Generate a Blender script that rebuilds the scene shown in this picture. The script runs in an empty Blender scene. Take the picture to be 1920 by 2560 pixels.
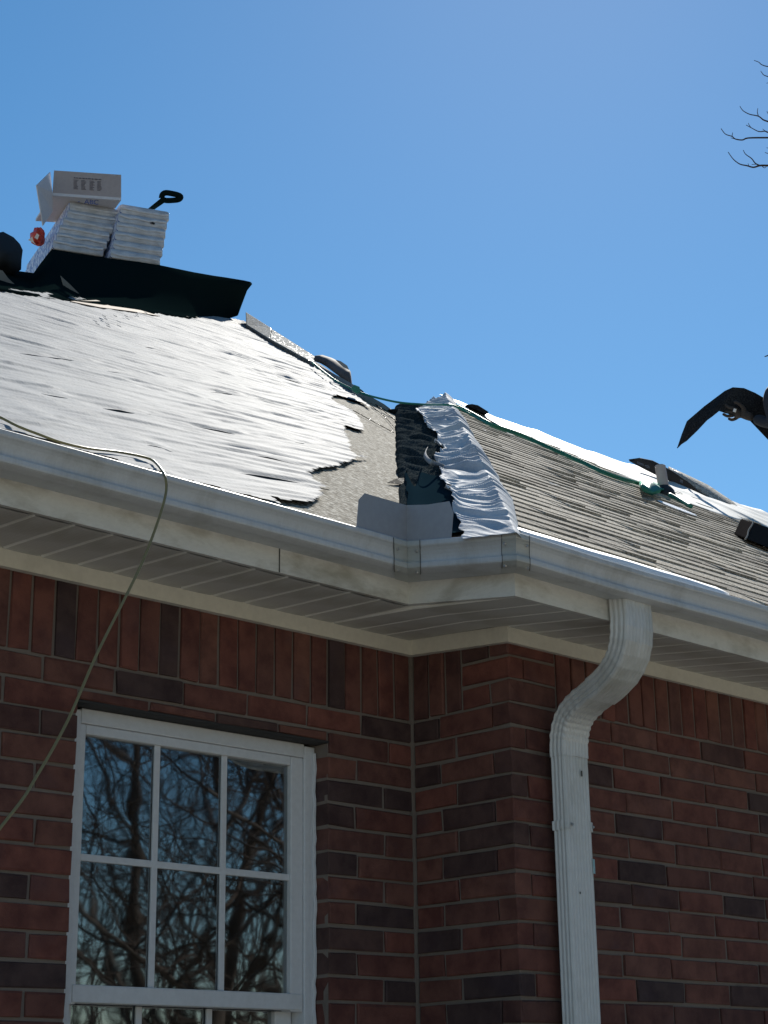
import bpy, math, random
import numpy as np
from mathutils import Vector, Matrix

# ------------------------------------------------------------------ camera, sky, sun, exposure
S = bpy.context.scene
COL = S.collection
ZS = 2.72                                   # height of the soldier-course bed joint above the ground
CAM = dict(yaw=math.radians(43.7417659), pitch=math.radians(18.5541296), roll=math.radians(-0.8300492),
           f=4445.739, C=np.array([-3.67106812, -3.72725319, -1.09125348]))
PW, PH = 1920.0, 2560.0

def cam_axes():
    y, p, r = CAM['yaw'], CAM['pitch'], CAM['roll']
    f0 = np.array([math.sin(y), math.cos(y), 0]); r0 = np.array([math.cos(y), -math.sin(y), 0]); u0 = np.array([0, 0, 1.])
    f = f0*math.cos(p)+u0*math.sin(p); u = -f0*math.sin(p)+u0*math.cos(p)
    rr = r0*math.cos(r)+u*math.sin(r); uu = -r0*math.sin(r)+u*math.cos(r)
    return rr, uu, f
AR, AU, AF = cam_axes()
cd = bpy.data.cameras.new('camera'); cam = bpy.data.objects.new('camera', cd); COL.objects.link(cam)
M = Matrix(((AR[0], AU[0], -AF[0]), (AR[1], AU[1], -AF[1]), (AR[2], AU[2], -AF[2]))).to_4x4()
M.translation = Vector((CAM['C'][0], CAM['C'][1], CAM['C'][2]+ZS))
cam.matrix_world = M
cd.sensor_fit = 'VERTICAL'; cd.sensor_height = 36.0; cd.lens = CAM['f']/PH*36.0
cd.clip_start = 0.05; cd.clip_end = 2000
S.camera = cam

SUN_AZ = math.radians(52.0)                 # from +y towards +x
SUN_EL = math.radians(39.5)
w = bpy.data.worlds.new('World'); S.world = w; w.use_nodes = True
nt = w.node_tree
sky = nt.nodes.new('ShaderNodeTexSky'); sky.sky_type = 'NISHITA'; sky.sun_disc = False
sky.sun_elevation = SUN_EL; sky.sun_rotation = SUN_AZ
sky.altitude = 200; sky.air_density = 1.0; sky.dust_density = 0.08; sky.ozone_density = 2.0
bg = nt.nodes['Background']; bg.inputs['Strength'].default_value = 0.075
hs = nt.nodes.new('ShaderNodeHueSaturation'); hs.inputs['Saturation'].default_value = 1.30; hs.inputs['Hue'].default_value = .493; hs.inputs['Value'].default_value = 1.03
nt.links.new(sky.outputs[0], hs.inputs['Color']); nt.links.new(hs.outputs[0], bg.inputs['Color'])
sl = bpy.data.lights.new('sun', 'SUN'); sun = bpy.data.objects.new('sun', sl); COL.objects.link(sun)
sl.energy = 5.0; sl.angle = math.radians(0.53); sl.color = (1.0, 0.95, 0.86)
SD = Vector((math.sin(SUN_AZ)*math.cos(SUN_EL), math.cos(SUN_AZ)*math.cos(SUN_EL), math.sin(SUN_EL)))
sun.rotation_euler = (-SD).to_track_quat('-Z', 'Y').to_euler()
sun.location = (10, 3, 12)
S.view_settings.view_transform = 'Standard'; S.view_settings.look = 'None'
S.view_settings.exposure = 0.53; S.view_settings.gamma = 1; S.view_settings.use_curve_mapping = False
S.render.engine = 'CYCLES'
S.render.resolution_x, S.render.resolution_y = 768, 1024

rng = random.Random(11); nr = np.random.RandomState(5)

# ------------------------------------------------------------------ helpers
def ray(px, py):
    return AF + AR*(px-PW/2)/CAM['f'] - AU*(py-PH/2)/CAM['f']
def on_axis(px, py, ax, v):
    d = ray(px, py); return CAM['C']+d*((v-CAM['C'][ax])/d[ax])
def on_plane(px, py, n, P):
    d = ray(px, py); n = np.array(n, float); return CAM['C']+d*(n@(np.array(P)-CAM['C'])/(n@d))
def at(px, py, dist):
    d = ray(px, py); return CAM['C']+d/np.linalg.norm(d)*dist

WO = {}                                       # world origin of every object (fit frame)
def empty(name, loc, label=None, cat=None, group=None, kind=None):
    o = bpy.data.objects.new(name, None); COL.objects.link(o)
    o.location = (loc[0], loc[1], loc[2]+ZS); o.empty_display_size = .1
    WO[o.name] = np.array(loc, float); tag(o, label, cat, group, kind); return o
def tag(o, label=None, cat=None, group=None, kind=None):
    if label: o['label'] = label
    if cat: o['category'] = cat
    if group: o['group'] = group
    if kind: o['kind'] = kind
    return o
def mesh(name, V, F, mat, parent=None, smooth=False, label=None, cat=None, group=None, kind=None, solid=0, bevel=0):
    V = np.array(V, float).reshape(-1, 3); c = (V.min(0)+V.max(0))/2
    me = bpy.data.meshes.new(name)
    if isinstance(F, np.ndarray): F = F.tolist()
    me.from_pydata((V-c).tolist(), [], F); me.update()
    if smooth: me.polygons.foreach_set('use_smooth', [True]*len(me.polygons))
    if mat: me.materials.append(mat)
    o = bpy.data.objects.new(name, me); COL.objects.link(o); WO[o.name] = c
    if parent:
        o.parent = parent; l = c-WO[parent.name]; o.location = l
    else: o.location = (c[0], c[1], c[2]+ZS)
    if solid:
        m = o.modifiers.new('thick', 'SOLIDIFY'); m.thickness = abs(solid); m.offset = -1 if solid > 0 else 1
    if bevel:
        m = o.modifiers.new('bevel', 'BEVEL'); m.width = bevel; m.segments = 2; m.limit_method = 'ANGLE'
    return tag(o, label, cat, group, kind)
class MB:
    def __init__(s): s.V = []; s.F = []
    def add(s, V, F):
        n = len(s.V); s.V += [list(map(float, v)) for v in V]; s.F += [[i+n for i in f] for f in F]; return s
    def box(s, a, b):
        x0, y0, z0 = a; x1, y1, z1 = b
        return s.hexa([(x0,y0,z0),(x1,y0,z0),(x1,y1,z0),(x0,y1,z0),(x0,y0,z1),(x1,y0,z1),(x1,y1,z1),(x0,y1,z1)])
    def hexa(s, P):
        return s.add(P, [(0,3,2,1),(4,5,6,7),(0,1,5,4),(1,2,6,5),(2,3,7,6),(3,0,4,7)])
    def tube(s, P, R, n=8, cap=True):
        P = [np.array(p, float) for p in P]; R = R if hasattr(R, '__len__') else [R]*len(P)
        base = len(s.V); up = np.array([0, 0, 1.]); prev = None
        for i, p in enumerate(P):
            t = P[min(i+1, len(P)-1)]-P[max(i-1, 0)]; t = t/(np.linalg.norm(t)+1e-12)
            if prev is None:
                a = np.cross(t, up)
                if np.linalg.norm(a) < 1e-3: a = np.cross(t, [1., 0, 0])
            else: a = prev-t*(prev@t)
            a = a/(np.linalg.norm(a)+1e-12); prev = a; b = np.cross(t, a)
            for k in range(n):
                an = 2*math.pi*k/n; s.V.append(list(p+R[i]*(a*math.cos(an)+b*math.sin(an))))
        for i in range(len(P)-1):
            for k in range(n):
                s.F.append([base+i*n+k, base+i*n+(k+1) % n, base+(i+1)*n+(k+1) % n, base+(i+1)*n+k])
        if cap:
            s.F.append([base+k for k in range(n)][::-1]); s.F.append([base+(len(P)-1)*n+k for k in range(n)])
        return s
    def build(s, name, mat, parent=None, **k): return mesh(name, s.V, s.F, mat, parent, **k)
def smooth_path(P, sub=6):
    P = [np.array(p, float) for p in P]; out = []
    for i in range(len(P)-1):
        p0 = P[max(i-1, 0)]; p1 = P[i]; p2 = P[i+1]; p3 = P[min(i+2, len(P)-1)]
        for k in range(sub):
            t = k/sub; out.append(.5*((2*p1)+(-p0+p2)*t+(2*p0-5*p1+4*p2-p3)*t*t+(-p0+3*p1-3*p2+p3)*t**3))
    out.append(P[-1]); return out
def vnoise(x, y, seed=0):
    x = np.asarray(x, float); y = np.asarray(y, float)
    xi = np.floor(x).astype(np.int64); yi = np.floor(y).astype(np.int64); fx = x-xi; fy = y-yi
    def hsh(a, b):
        h = (a*374761393+b*668265263+seed*974634777) & 0x7fffffff
        h = ((h ^ (h >> 13))*1274126177) & 0x7fffffff
        return ((h ^ (h >> 16)) & 0xffff)/65535.0
    u = fx*fx*(3-2*fx); v = fy*fy*(3-2*fy)
    a = hsh(xi, yi); b = hsh(xi+1, yi); c = hsh(xi, yi+1); d = hsh(xi+1, yi+1)
    return a*(1-u)*(1-v)+b*u*(1-v)+c*(1-u)*v+d*u*v
def inside(px, py, poly):
    r = np.zeros(px.shape, bool); n = len(poly)
    for i in range(n):
        x1, y1 = poly[i]; x2, y2 = poly[(i+1) % n]
        if y1 == y2: continue
        c = ((y1 > py) != (y2 > py)) & (px < (x2-x1)*(py-y1)/(y2-y1)+x1); r ^= c
    return r

# ------------------------------------------------------------------ materials
def mat(name, col, rough=.6, spec=.5, metal=0.0):
    m = bpy.data.materials.new(name); m.use_nodes = True; b = m.node_tree.nodes['Principled BSDF']
    b.inputs['Base Color'].default_value = (*col, 1); b.inputs['Roughness'].default_value = rough
    b.inputs['Specular IOR Level'].default_value = spec; b.inputs['Metallic'].default_value = metal
    return m
def N(m, t, **k):
    n = m.node_tree.nodes.new(t)
    for a, v in k.items():
        if a in n.inputs: n.inputs[a].default_value = v
        else: setattr(n, a, v)
    return n
def L(m, a, b): m.node_tree.links.new(a, b)
def bsdf(m): return m.node_tree.nodes['Principled BSDF']
def ramp(m, stops, fac, interp='LINEAR'):
    r = N(m, 'ShaderNodeValToRGB'); r.color_ramp.interpolation = interp; e = r.color_ramp.elements
    while len(e) < len(stops): e.new(.5)
    for i, (p, c) in enumerate(stops): e[i].position = p; e[i].color = (*c, 1) if len(c) == 3 else c
    L(m, fac, r.inputs[0]); return r
def coords(m, scale=(1, 1, 1), kind='Object'):
    tc = N(m, 'ShaderNodeTexCoord'); mp = N(m, 'ShaderNodeMapping'); mp.inputs['Scale'].default_value = scale
    L(m, tc.outputs[kind], mp.inputs[0]); return mp.outputs[0]
def noise(m, vec, scale, detail=4, rough=.55):
    n = N(m, 'ShaderNodeTexNoise', Scale=scale, Detail=detail, Roughness=rough); L(m, vec, n.inputs['Vector']); return n.outputs['Fac']
def bump(m, h, strength, dist, normal=None):
    b = N(m, 'ShaderNodeBump', Strength=strength, Distance=dist); L(m, h, b.inputs['Height'])
    if normal: L(m, normal, b.inputs['Normal'])
    L(m, b.outputs[0], bsdf(m).inputs['Normal']); return b.outputs[0]
def mix(m, a, b, fac, mode='MIX'):
    x = N(m, 'ShaderNodeMix', data_type='RGBA', blend_type=mode)
    for s, v in ((6, a), (7, b), (0, fac)):
        if isinstance(v, (tuple, float, int)): x.inputs[s].default_value = (*v, 1) if isinstance(v, tuple) else v
        else: L(m, v, x.inputs[s])
    return x.outputs[2]
def dirty(name, col, dirt, amount=.5, rough=.5, scale=3, spec=.4, stretch=(1, 1, 1), thr=.55):
    m = mat(name, col, rough, spec); v = coords(m, stretch)
    f = noise(m, v, scale, 6, .65); r = ramp(m, [(thr, (0, 0, 0)), (thr+.22, (amount,)*3)], f)
    f2 = noise(m, v, 60, 2); r2 = ramp(m, [(.3, (.92,)*3), (.7, (1,)*3)], f2)
    c = mix(m, col, dirt, r.outputs[0]); c = mix(m, c, r2.outputs[0], 1.0, 'MULTIPLY'); L(m, c, bsdf(m).inputs['Base Color'])
    bump(m, f2, .15, .002); return m

# brick: one base colour per brick (object random), mottled
def brick_material():
    m = mat('fired_brick', (.2, .08, .06), .85, .25); oi = N(m, 'ShaderNodeObjectInfo')
    r = ramp(m, [(0, (.095, .054, .048)), (.08, (.064, .043, .043)), (.15, (.085, .048, .044)), (.24, (.130, .057, .047)), (.4, (.188, .070, .054)), (.55, (.150, .062, .050)), (.7, (.175, .078, .060)), (.82, (.130, .058, .048)), (.92, (.180, .082, .064)), (1, (.112, .054, .047))], oi.outputs['Random'])
    v = coords(m); a = N(m, 'ShaderNodeVectorMath', operation='ADD'); L(m, v, a.inputs[0])
    mu = N(m, 'ShaderNodeVectorMath', operation='SCALE'); mu.inputs['Scale'].default_value = 37.0
    cx = N(m, 'ShaderNodeCombineXYZ')
    for i in range(3): L(m, oi.outputs['Random'], cx.inputs[i])
    L(m, cx.outputs[0], mu.inputs[0]); L(m, mu.outputs[0], a.inputs[1])
    f = noise(m, a.outputs[0], 14, 5, .6); r1 = ramp(m, [(.35, (.55, .5, .55)), (.62, (1.1, 1.08, 1.05))], f)
    c = mix(m, r.outputs[0], r1.outputs[0], .85, 'MULTIPLY')
    f2 = noise(m, a.outputs[0], 5, 3); r2 = ramp(m, [(.58, (0, 0, 0)), (.72, (.35,)*3)], f2)
    c = mix(m, c, (.075, .05, .06), r2.outputs[0])
    f3 = noise(m, a.outputs[0], 220, 3); r3 = ramp(m, [(.68, (0, 0, 0)), (.8, (.35,)*3)], f3)
    c = mix(m, c, (.24, .17, .14), r3.outputs[0])
    L(m, c, bsdf(m).inputs['Base Color']); bump(m, f3, .5, .003); return m
MAT = {}
MAT['brick'] = brick_material()
MAT['mortar'] = dirty('mortar', (.205, .172, .150), (.12, .10, .09), .6, .95, 9, .1)
MAT['fascia'] = dirty('painted_fascia', (.72, .71, .67), (.30, .27, .20), .7, .5, 4, .4, (1, 1, 2.2), .48)
MAT['frieze'] = dirty('cream_frieze', (.72, .69, .60), (.42, .39, .32), .6, .5, 3, .4)
MAT['gutter'] = dirty('gutter_enamel', (.56, .58, .60), (.26, .25, .22), .55, .42, 2.0, .4, (3.2, 3.2, .7), .50)
MAT['strip'] = dirty('gutter_mitre_strip', (.46, .48, .47), (.25, .25, .22), .6, .4, 8, .5)
MAT['downspout'] = dirty('downspout_enamel', (.66, .67, .67), (.36, .35, .30), .75, .35, 3, .5, (1, 1, .6), .5)
MAT['seam'] = mat('dark_sealant', (.07, .07, .065), .7)
MAT['vinyl'] = dirty('white_vinyl', (.66, .67, .69), (.52, .52, .50), .5, .35, 4, .5)
MAT['metal_flash'] = dirty('grey_flashing', (.33, .34, .37), (.28, .29, .31), .5, .45, 3, .5)
MAT['screw'] = mat('screw_metal', (.45, .45, .45), .4, .5, .8)
MAT['steel'] = mat('lintel_steel', (.03, .028, .028), .8)
MAT['room'] = mat('dark_room', (.05, .05, .05), .9)
MAT['dark'] = mat('dark_void', (.02, .02, .02), .9)
def soffit_material():
    m = mat('vinyl_soffit', (.62, .59, .53), .55, .3); v = coords(m)
    sx = N(m, 'ShaderNodeSeparateXYZ'); L(m, v, sx.inputs[0])
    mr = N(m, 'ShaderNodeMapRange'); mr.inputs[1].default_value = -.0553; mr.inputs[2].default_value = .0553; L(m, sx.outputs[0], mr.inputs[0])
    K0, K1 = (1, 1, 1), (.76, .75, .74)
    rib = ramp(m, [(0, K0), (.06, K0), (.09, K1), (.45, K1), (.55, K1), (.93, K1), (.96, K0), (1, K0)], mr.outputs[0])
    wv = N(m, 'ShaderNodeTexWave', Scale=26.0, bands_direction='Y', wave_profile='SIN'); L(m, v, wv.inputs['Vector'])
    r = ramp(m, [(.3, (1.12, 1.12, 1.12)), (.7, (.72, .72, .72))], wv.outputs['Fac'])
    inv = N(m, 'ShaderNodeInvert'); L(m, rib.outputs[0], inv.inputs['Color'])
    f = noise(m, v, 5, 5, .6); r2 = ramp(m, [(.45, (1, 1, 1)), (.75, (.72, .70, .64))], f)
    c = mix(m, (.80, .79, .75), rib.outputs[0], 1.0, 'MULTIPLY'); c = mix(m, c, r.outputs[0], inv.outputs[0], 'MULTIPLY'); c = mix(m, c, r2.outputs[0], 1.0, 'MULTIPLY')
    L(m, c, bsdf(m).inputs['Base Color']); return m
MAT['soffit'] = soffit_material()
def granule_material(name, c1, c2, c3, sparkle=.5, scale=170, big=1.0, spec=.02):
    m = mat(name, c2, .8, spec); v = coords(m)
    f = noise(m, v, scale, 2, .7); r = ramp(m, [(.30, c1), (.5, c2), (.66, c3)], f)
    f2 = noise(m, v, 5, 4); r2 = ramp(m, [(.3, (.84,)*3), (.7, (1.08,)*3)], f2)
    oi = N(m, 'ShaderNodeObjectInfo'); r3 = ramp(m, [(0, (.72, .71, .70)), (.5, (.98, .97, .96)), (1, (1.2, 1.18, 1.14))], oi.outputs['Random'])
    c = mix(m, r.outputs[0], r2.outputs[0], big, 'MULTIPLY'); c = mix(m, c, r3.outputs[0], 1.0, 'MULTIPLY')
    L(m, c, bsdf(m).inputs['Base Color'])
    fr = noise(m, v, scale*.8, 1); rr = ramp(m, [(.6, (.85,)*3), (.72, (.25,)*3)], fr); L(m, rr.outputs[0], bsdf(m).inputs['Roughness']) if spec > .01 else None
    bump(m, f, sparkle, .006); return m
MAT['granule'] = granule_material('granulated_sheet', (.05, .046, .036), (.33, .30, .24), (.90, .86, .75), .55, 58, 1.0, .006)
MAT['shingle'] = granule_material('weathered_shingle', (.19, .172, .145), (.43, .39, .335), (.64, .60, .52), .45, 130, 1.0, .005)
MAT['cap'] = granule_material('grey_cap_shingle', (.16, .16, .155), (.36, .36, .345), (.58, .58, .56), .7, 60)
MAT['black_felt'] = granule_material('black_felt', (.012, .013, .016), (.022, .024, .028), (.045, .047, .05), .5, 120)
MAT['drip'] = mat('white_drip_edge', (.88, .88, .88), .45, .6)
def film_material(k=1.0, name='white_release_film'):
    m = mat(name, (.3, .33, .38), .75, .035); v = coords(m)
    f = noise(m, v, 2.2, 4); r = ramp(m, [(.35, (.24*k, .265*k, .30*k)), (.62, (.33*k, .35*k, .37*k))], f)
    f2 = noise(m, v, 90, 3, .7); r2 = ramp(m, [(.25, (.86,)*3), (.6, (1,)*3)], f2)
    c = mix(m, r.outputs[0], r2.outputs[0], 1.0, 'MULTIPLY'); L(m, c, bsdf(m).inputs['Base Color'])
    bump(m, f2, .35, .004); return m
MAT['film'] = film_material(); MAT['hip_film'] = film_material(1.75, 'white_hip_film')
MAT['tarp'] = mat('black_plastic', (.006, .013, .013), .9, 0.0)
MAT['pale_plastic'] = mat('grey_plastic_scrap', (.16, .18, .19), .5)
MAT['wood'] = dirty('roof_board', (.24, .16, .10), (.12, .08, .05), .6, .8, 8)
MAT['deck'] = mat('roof_deck', (.16, .12, .09), .9)
MAT['hose'] = dirty('yellow_air_hose', (.24, .205, .09), (.24, .20, .09), .5, .4, 20)
MAT['green'] = dirty('green_rope', (.035, .24, .17), (.02, .12, .09), .5, .5, 20)
MAT['pipe'] = dirty('brown_vent_pipe', (.50, .42, .39), (.36, .29, .27), .5, .6, 12)
MAT['rubber'] = mat('black_rubber_boot', (.018, .018, .02), .6)
MAT['alu'] = mat('bright_flange', (.86, .87, .88), .3, .6)
MAT['glove'] = mat('dark_glove', (.045, .035, .03), .8)
MAT['skin'] = mat('skin', (.28, .15, .10), .6)
MAT['hood'] = mat('navy_sweatshirt', (.022, .026, .036), .85)
MAT['jeans'] = mat('dark_jeans', (.03, .035, .05), .85)
MAT['boot'] = mat('work_boot', (.05, .035, .025), .7)
MAT['hair'] = mat('dark_hair', (.012, .01, .009), .6)
MAT['bark'] = dirty('grey_bark', (.065, .052, .044), (.035, .028, .024), .7, .9, 14, .1)
MAT['twig'] = mat('twig', (.05, .038, .032), .9, .1)
MAT['red'] = mat('red_plastic_bag', (.55, .05, .03), .35); MAT['white_pl'] = mat('white_plastic_bag', (.8, .78, .76), .35)
MAT['ink'] = mat('grey_ink', (.10, .10, .13), .8); MAT['blue_ink'] = mat('blue_ink', (.06, .10, .32), .7)
MAT['box'] = dirty('white_cardboard', (.66, .65, .68), (.5, .48, .5), .5, .7, 5)
MAT['box_in'] = dirty('grey_cardboard', (.40, .36, .37), (.33, .30, .30), .5, .75, 5)
def wrap_material():
    m = mat('printed_bundle_wrap', (.74, .76, .80), .35, .5); v = coords(m)
    f = noise(m, v, 9, 5, .65); r = ramp(m, [(.3, (.42, .43, .45)), (.6, (.66, .67, .70))], f)
    L(m, r.outputs[0], bsdf(m).inputs['Base Color'])
    bump(m, noise(m, v, 16, 4), .8, .012); return m
MAT['wrap'] = wrap_material()
def print_material():
    m = mat('blue_print_wrap', (.6, .65, .8), .4, .4); v = coords(m, (1, 6, 1))
    f = noise(m, v, 14, 3, .6); r = ramp(m, [(.46, (.10, .16, .42)), (.52, (.66, .70, .80))], f)
    L(m, r.outputs[0], bsdf(m).inputs['Base Color']); return m
MAT['print'] = print_material()
def glass_material():
    m = bpy.data.materials.new('window_glass'); m.use_nodes = True; t = m.node_tree; t.nodes.remove(bsdf(m))
    out = t.nodes['Material Output']; tr = N(m, 'ShaderNodeBsdfTransparent'); tr.inputs[0].default_value = (.62, .70, .68, 1)
    gl = N(m, 'ShaderNodeBsdfGlossy', Roughness=0.02); gl.inputs[0].default_value = (.92, .97, 1, 1)
    fr = N(m, 'ShaderNodeFresnel', IOR=3.5); mx = N(m, 'ShaderNodeMixShader')
    v = coords(m); nz = noise(m, v, 3.0, 2); b = N(m, 'ShaderNodeBump', Strength=.05, Distance=.02); L(m, nz, b.inputs['Height'])
    L(m, b.outputs[0], gl.inputs['Normal'])
    L(m, fr.outputs[0], mx.inputs[0]); L(m, tr.outputs[0], mx.inputs[1]); L(m, gl.outputs[0], mx.inputs[2]); L(m, mx.outputs[0], out.inputs[0]); return m
MAT['glass'] = glass_material()
def ground_material():
    m = mat('winter_lawn', (.16, .14, .08), .95, .1); v = coords(m)
    f = noise(m, v, 1.2, 6); r = ramp(m, [(.35, (.27, .25, .20)), (.65, (.42, .39, .33))], f); L(m, r.outputs[0], bsdf(m).inputs['Base Color']); return m
MAT['ground'] = ground_material()

# ------------------------------------------------------------------ ground
g = 180.0; gn = 24
gv = []; gf = []
for i in range(gn+1):
    for j in range(gn+1): gv.append((-g+2*g*i/gn, -g+2*g*j/gn, -ZS+.0*i))
for i in range(gn):
    for j in range(gn): a = i*(gn+1)+j; gf.append((a, a+gn+1, a+gn+2, a+1))
mesh('ground', gv, gf, MAT['ground'], kind='structure')

# ------------------------------------------------------------------ house: walls and bricks
YC = -0.395                                   # plane of the projecting wall
XL, XR = -3.30, 6.0
H = 0.0677; J = 0.0098
house = empty('brick_house', (-1.0, 0.0, -ZS), 'red brick house with white gutters and a half stripped hip roof being reshingled', 'house')
WT = .12
NROW = 39
zb = -ZS
# openings: window on the left wall
WX0, WX1, WZ1, WZ0 = -1.183, -.336, -.100, -1.62
def wall(name, boxes):
    b = MB()
    for a, c in boxes: b.box(a, c)
    return b.build(name, MAT['mortar'], house)
MR = .007
wA = wall('wall', [((XL, MR, zb), (WX0-.0022, WT, .30)), ((WX1+.0022, MR, zb), (.05, WT, .30)), ((-.0085, -.0045, zb), (.03, MR+.01, .26)), ((WX0-.0018, MR+.0005, WZ1+.006), (WX1+.0018, WT-.001, .30)), ((WX0-.0018, MR+.0005, zb), (WX1+.0018, WT-.001, WZ0))])
wB = wall('wall', [((MR, YC+MR, zb), (WT, MR-.012, .30))])
wC = wall('wall', [((WT+.0005, YC+MR, zb), (XR, YC+WT, .27)), ((MR+.001, YC+MR+.0003, zb), (WT+.001, YC+.05, .27))])
# house core so that the roof and the far sides are closed
core = MB().box((XL, WT+.002, zb), (WX0-.3, WT+.03, .3)); core.box((XL, .16, zb), (XL+.1, 6.5, .3)); core.box((XR-.1, YC+.13, zb), (XR, 6.5, .27)); core.box((XL, 6.4, zb), (XR, 6.5, .27))
core.build('rear_wall', MAT['mortar'], house)

def brick(parent, a, b, face, mt='brick'):
    """a brick from corner a to corner b, its weathered face towards -y ('y') or -x ('x'), edges worn"""
    x0, y0, z0 = a; x1, y1, z1 = b
    ch = rng.uniform(.002, .0045); pr = rng.uniform(-.0022, .002)
    jit = lambda s=.0024: rng.uniform(-s, s)
    if face == 'y':
        yb, yf = y1, y0+pr
        B = [(x0, yb, z0), (x1, yb, z0), (x1, yb, z1), (x0, yb, z1)]
        Mid = [(x0+jit(), yf+ch, z0+jit()), (x1+jit(), yf+ch, z0+jit()), (x1+jit(), yf+ch, z1+jit()), (x0+jit(), yf+ch, z1+jit())]
        Fr = [(x0+ch+jit(), yf+jit(.0008), z0+ch+jit()), (x1-ch+jit(), yf+jit(.0008), z0+ch+jit()), (x1-ch+jit(), yf+jit(.0008), z1-ch+jit()), (x0+ch+jit(), yf+jit(.0008), z1-ch+jit())]
    else:
        xb, xf = x1, x0+pr
        B = [(xb, y1, z0), (xb, y0, z0), (xb, y0, z1), (xb, y1, z1)]
        Mid = [(xf+ch, y1+jit(), z0+jit()), (xf+ch, y0+jit(), z0+jit()), (xf+ch, y0+jit(), z1+jit()), (xf+ch, y1+jit(), z1+jit())]
        Fr = [(xf+jit(.0008), y1-ch+jit(), z0+ch+jit()), (xf+jit(.0008), y0+ch+jit(), z0+ch+jit()), (xf+jit(.0008), y0+ch+jit(), z1-ch+jit()), (xf+jit(.0008), y1-ch+jit(), z1-ch+jit())]
    V = B+Mid+Fr; F = [(8, 9, 10, 11)]
    for k in range(4):
        F.append((k, (k+1) % 4, 4+(k+1) % 4, 4+k)); F.append((4+k, 4+(k+1) % 4, 8+(k+1) % 4, 8+k))
    return V, F
NB = {'A': 0, 'B': 0, 'C': 0}
stuffb = {'A': MB(), 'B': MB(), 'C': MB()}
WALLS = {'A': wA, 'B': wB, 'C': wC}
def put(wl, a, b, face, single=True):
    V, F = brick(None, a, b, face)
    if single: mesh('brick', V, F, MAT['brick'], WALLS[wl])
    else: stuffb[wl].add(V, F)
def zrow(k): return -(k+1)*H+J/2, -k*H-J/2     # row k lies below bed joint k
def span(wl, xs, z0, z1, single_fn, plane, depth=.06):
    for x0, x1 in zip(xs[:-1], xs[1:]):
        if x1-x0 < .02: continue
        put(wl, (x0+J/2, plane, z0), (x1-J/2, plane+depth, z1), 'y', single_fn((x0+x1)/2, z0))
LB = .2205
visA = lambda x, z: x > -1.62 and z > -1.16
visC = lambda x, z: x < 1.30 and z > -1.16
# left wall
row0 = [-.0, -.205, -.413, -.631, -.851, -1.071, -1.291]
row1 = [-.0, -.098, -.30, -.52, -.74, -.96, -1.18, -1.40]
for k in range(NROW):
    z0, z1 = zrow(k)
    if z0 < zb: break
    if k in (0, 1):
        xs = list(row0 if k == 0 else row1)
        while xs[-1] > XL: xs.append(xs[-1]-LB)
        xs = xs[::-1]
        if k == 1:                                # the course over the window is cut short by the lintel
            full = [x for x in xs if x <= WX0+.01]+[]; span('A', full, z0, z1, visA, 0.0)
            cut = [x for x in xs if WX0-.01 <= x <= WX1+.06]; cut[0] = WX0; cut[-1] = WX1
            span('A', cut, WZ1+.004, z1, visA, 0.0)
            span('A', [WX1, -.098, 0.0], z0, z1, visA, 0.0)
            continue
        span('A', xs, z0, z1, visA, 0.0); continue
    inwin = z1 > WZ0
    off = rng.uniform(-.006, .006)
    if inwin:
        mid = (-.228 if k % 2 == 0 else -.122)+off
        span('A', [WX1-J/2+.001, mid, 0.0], z0, z1, visA, 0.0)
        xs = [WX0+J/2-.001, WX0-(.112 if k % 2 == 0 else LB)+off]
    else: xs = [0.0, -.228 if k % 2 == 0 else -.122]
    while xs[-1] > XL: xs.append(xs[-1]-LB+rng.uniform(-.003, .003))
    span('A', xs[::-1], z0, z1, visA, 0.0)
# window reveal return faces (brick ends towards the frame are the brick sides themselves)
# soldier course, left wall
pit = .0663; x = -.004; k = 0
while x > XL:
    put('A', (x-pit+J*.45, 0, J/2), (x-J*.45, .06, .235), 'y', x > -1.62); x -= pit
# return wall (faces -x), y from 0 to YC
for k in range(-3, NROW):
    z0, z1 = zrow(k)
    if z0 < zb: break
    sg = z0 > -1.16
    if k >= 0: ys = [-.002, -.112, -.327, YC] if k % 2 == 0 else [-.002, -.176, YC]
    else: ys = [-.205, YC] if k % 2 == 0 else [-.205, -.318, YC]
    if k >= 0 and k % 2 == 1: sgap = 0
    if k == -3: z1 = .235
    for y1, y0 in zip(ys[:-1], ys[1:]):
        last = y0 == YC
        if k >= 0 and k % 2 == 0 and last: continue      # header end of the stretcher on the projecting wall
        if k < 0 and last and k % 2 != 0: pass
        put('B', (0, y0+(J/2 if not last else 0), z0), (.06, y1-J/2, z1), 'x', sg)
y = -.004
for i in range(3):
    put('B', (0, y-.0663+J*.45, J/2), (.06, y-J*.45, .235), 'x', True); y -= .0667
# projecting wall
for k in range(-3, NROW):
    z0, z1 = zrow(k)
    if z0 < zb: break
    if k < 0:
        z1 = .215 if k == -3 else z1
        xs = [.0, .205] if k % 2 else [.0625, .205]
        if k % 2 == 0: xs = [.064, .205]
        span('C', xs, z0, z1, visC, YC); continue
    if k % 2 == 0: xs = [0.0, .2215]
    else: xs = [.064, .2795]
    while xs[-1] < XR: xs.append(xs[-1]+.2235+rng.uniform(-.003, .003))
    if k % 2 == 0:
        # corner stretcher shows its header on the return wall
        V, F = brick(None, (0.0, YC, z0), (xs[1]-J/2, YC+.066, z1), 'y'); mesh('brick', V, F+[(0, 4, 7, 3)], MAT['brick'], wC) if z0 > -1.16 else stuffb['C'].add(V, F)
        xs = xs[1:]
    span('C', xs, z0, z1, visC, YC)
x = .2065; 
while x < XR:
    put('C', (x-.0663+J*.45+.0663, YC, J/2), (x+.0663-J*.45, YC+.06, .215), 'y', x < 1.30); x += .0663
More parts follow.
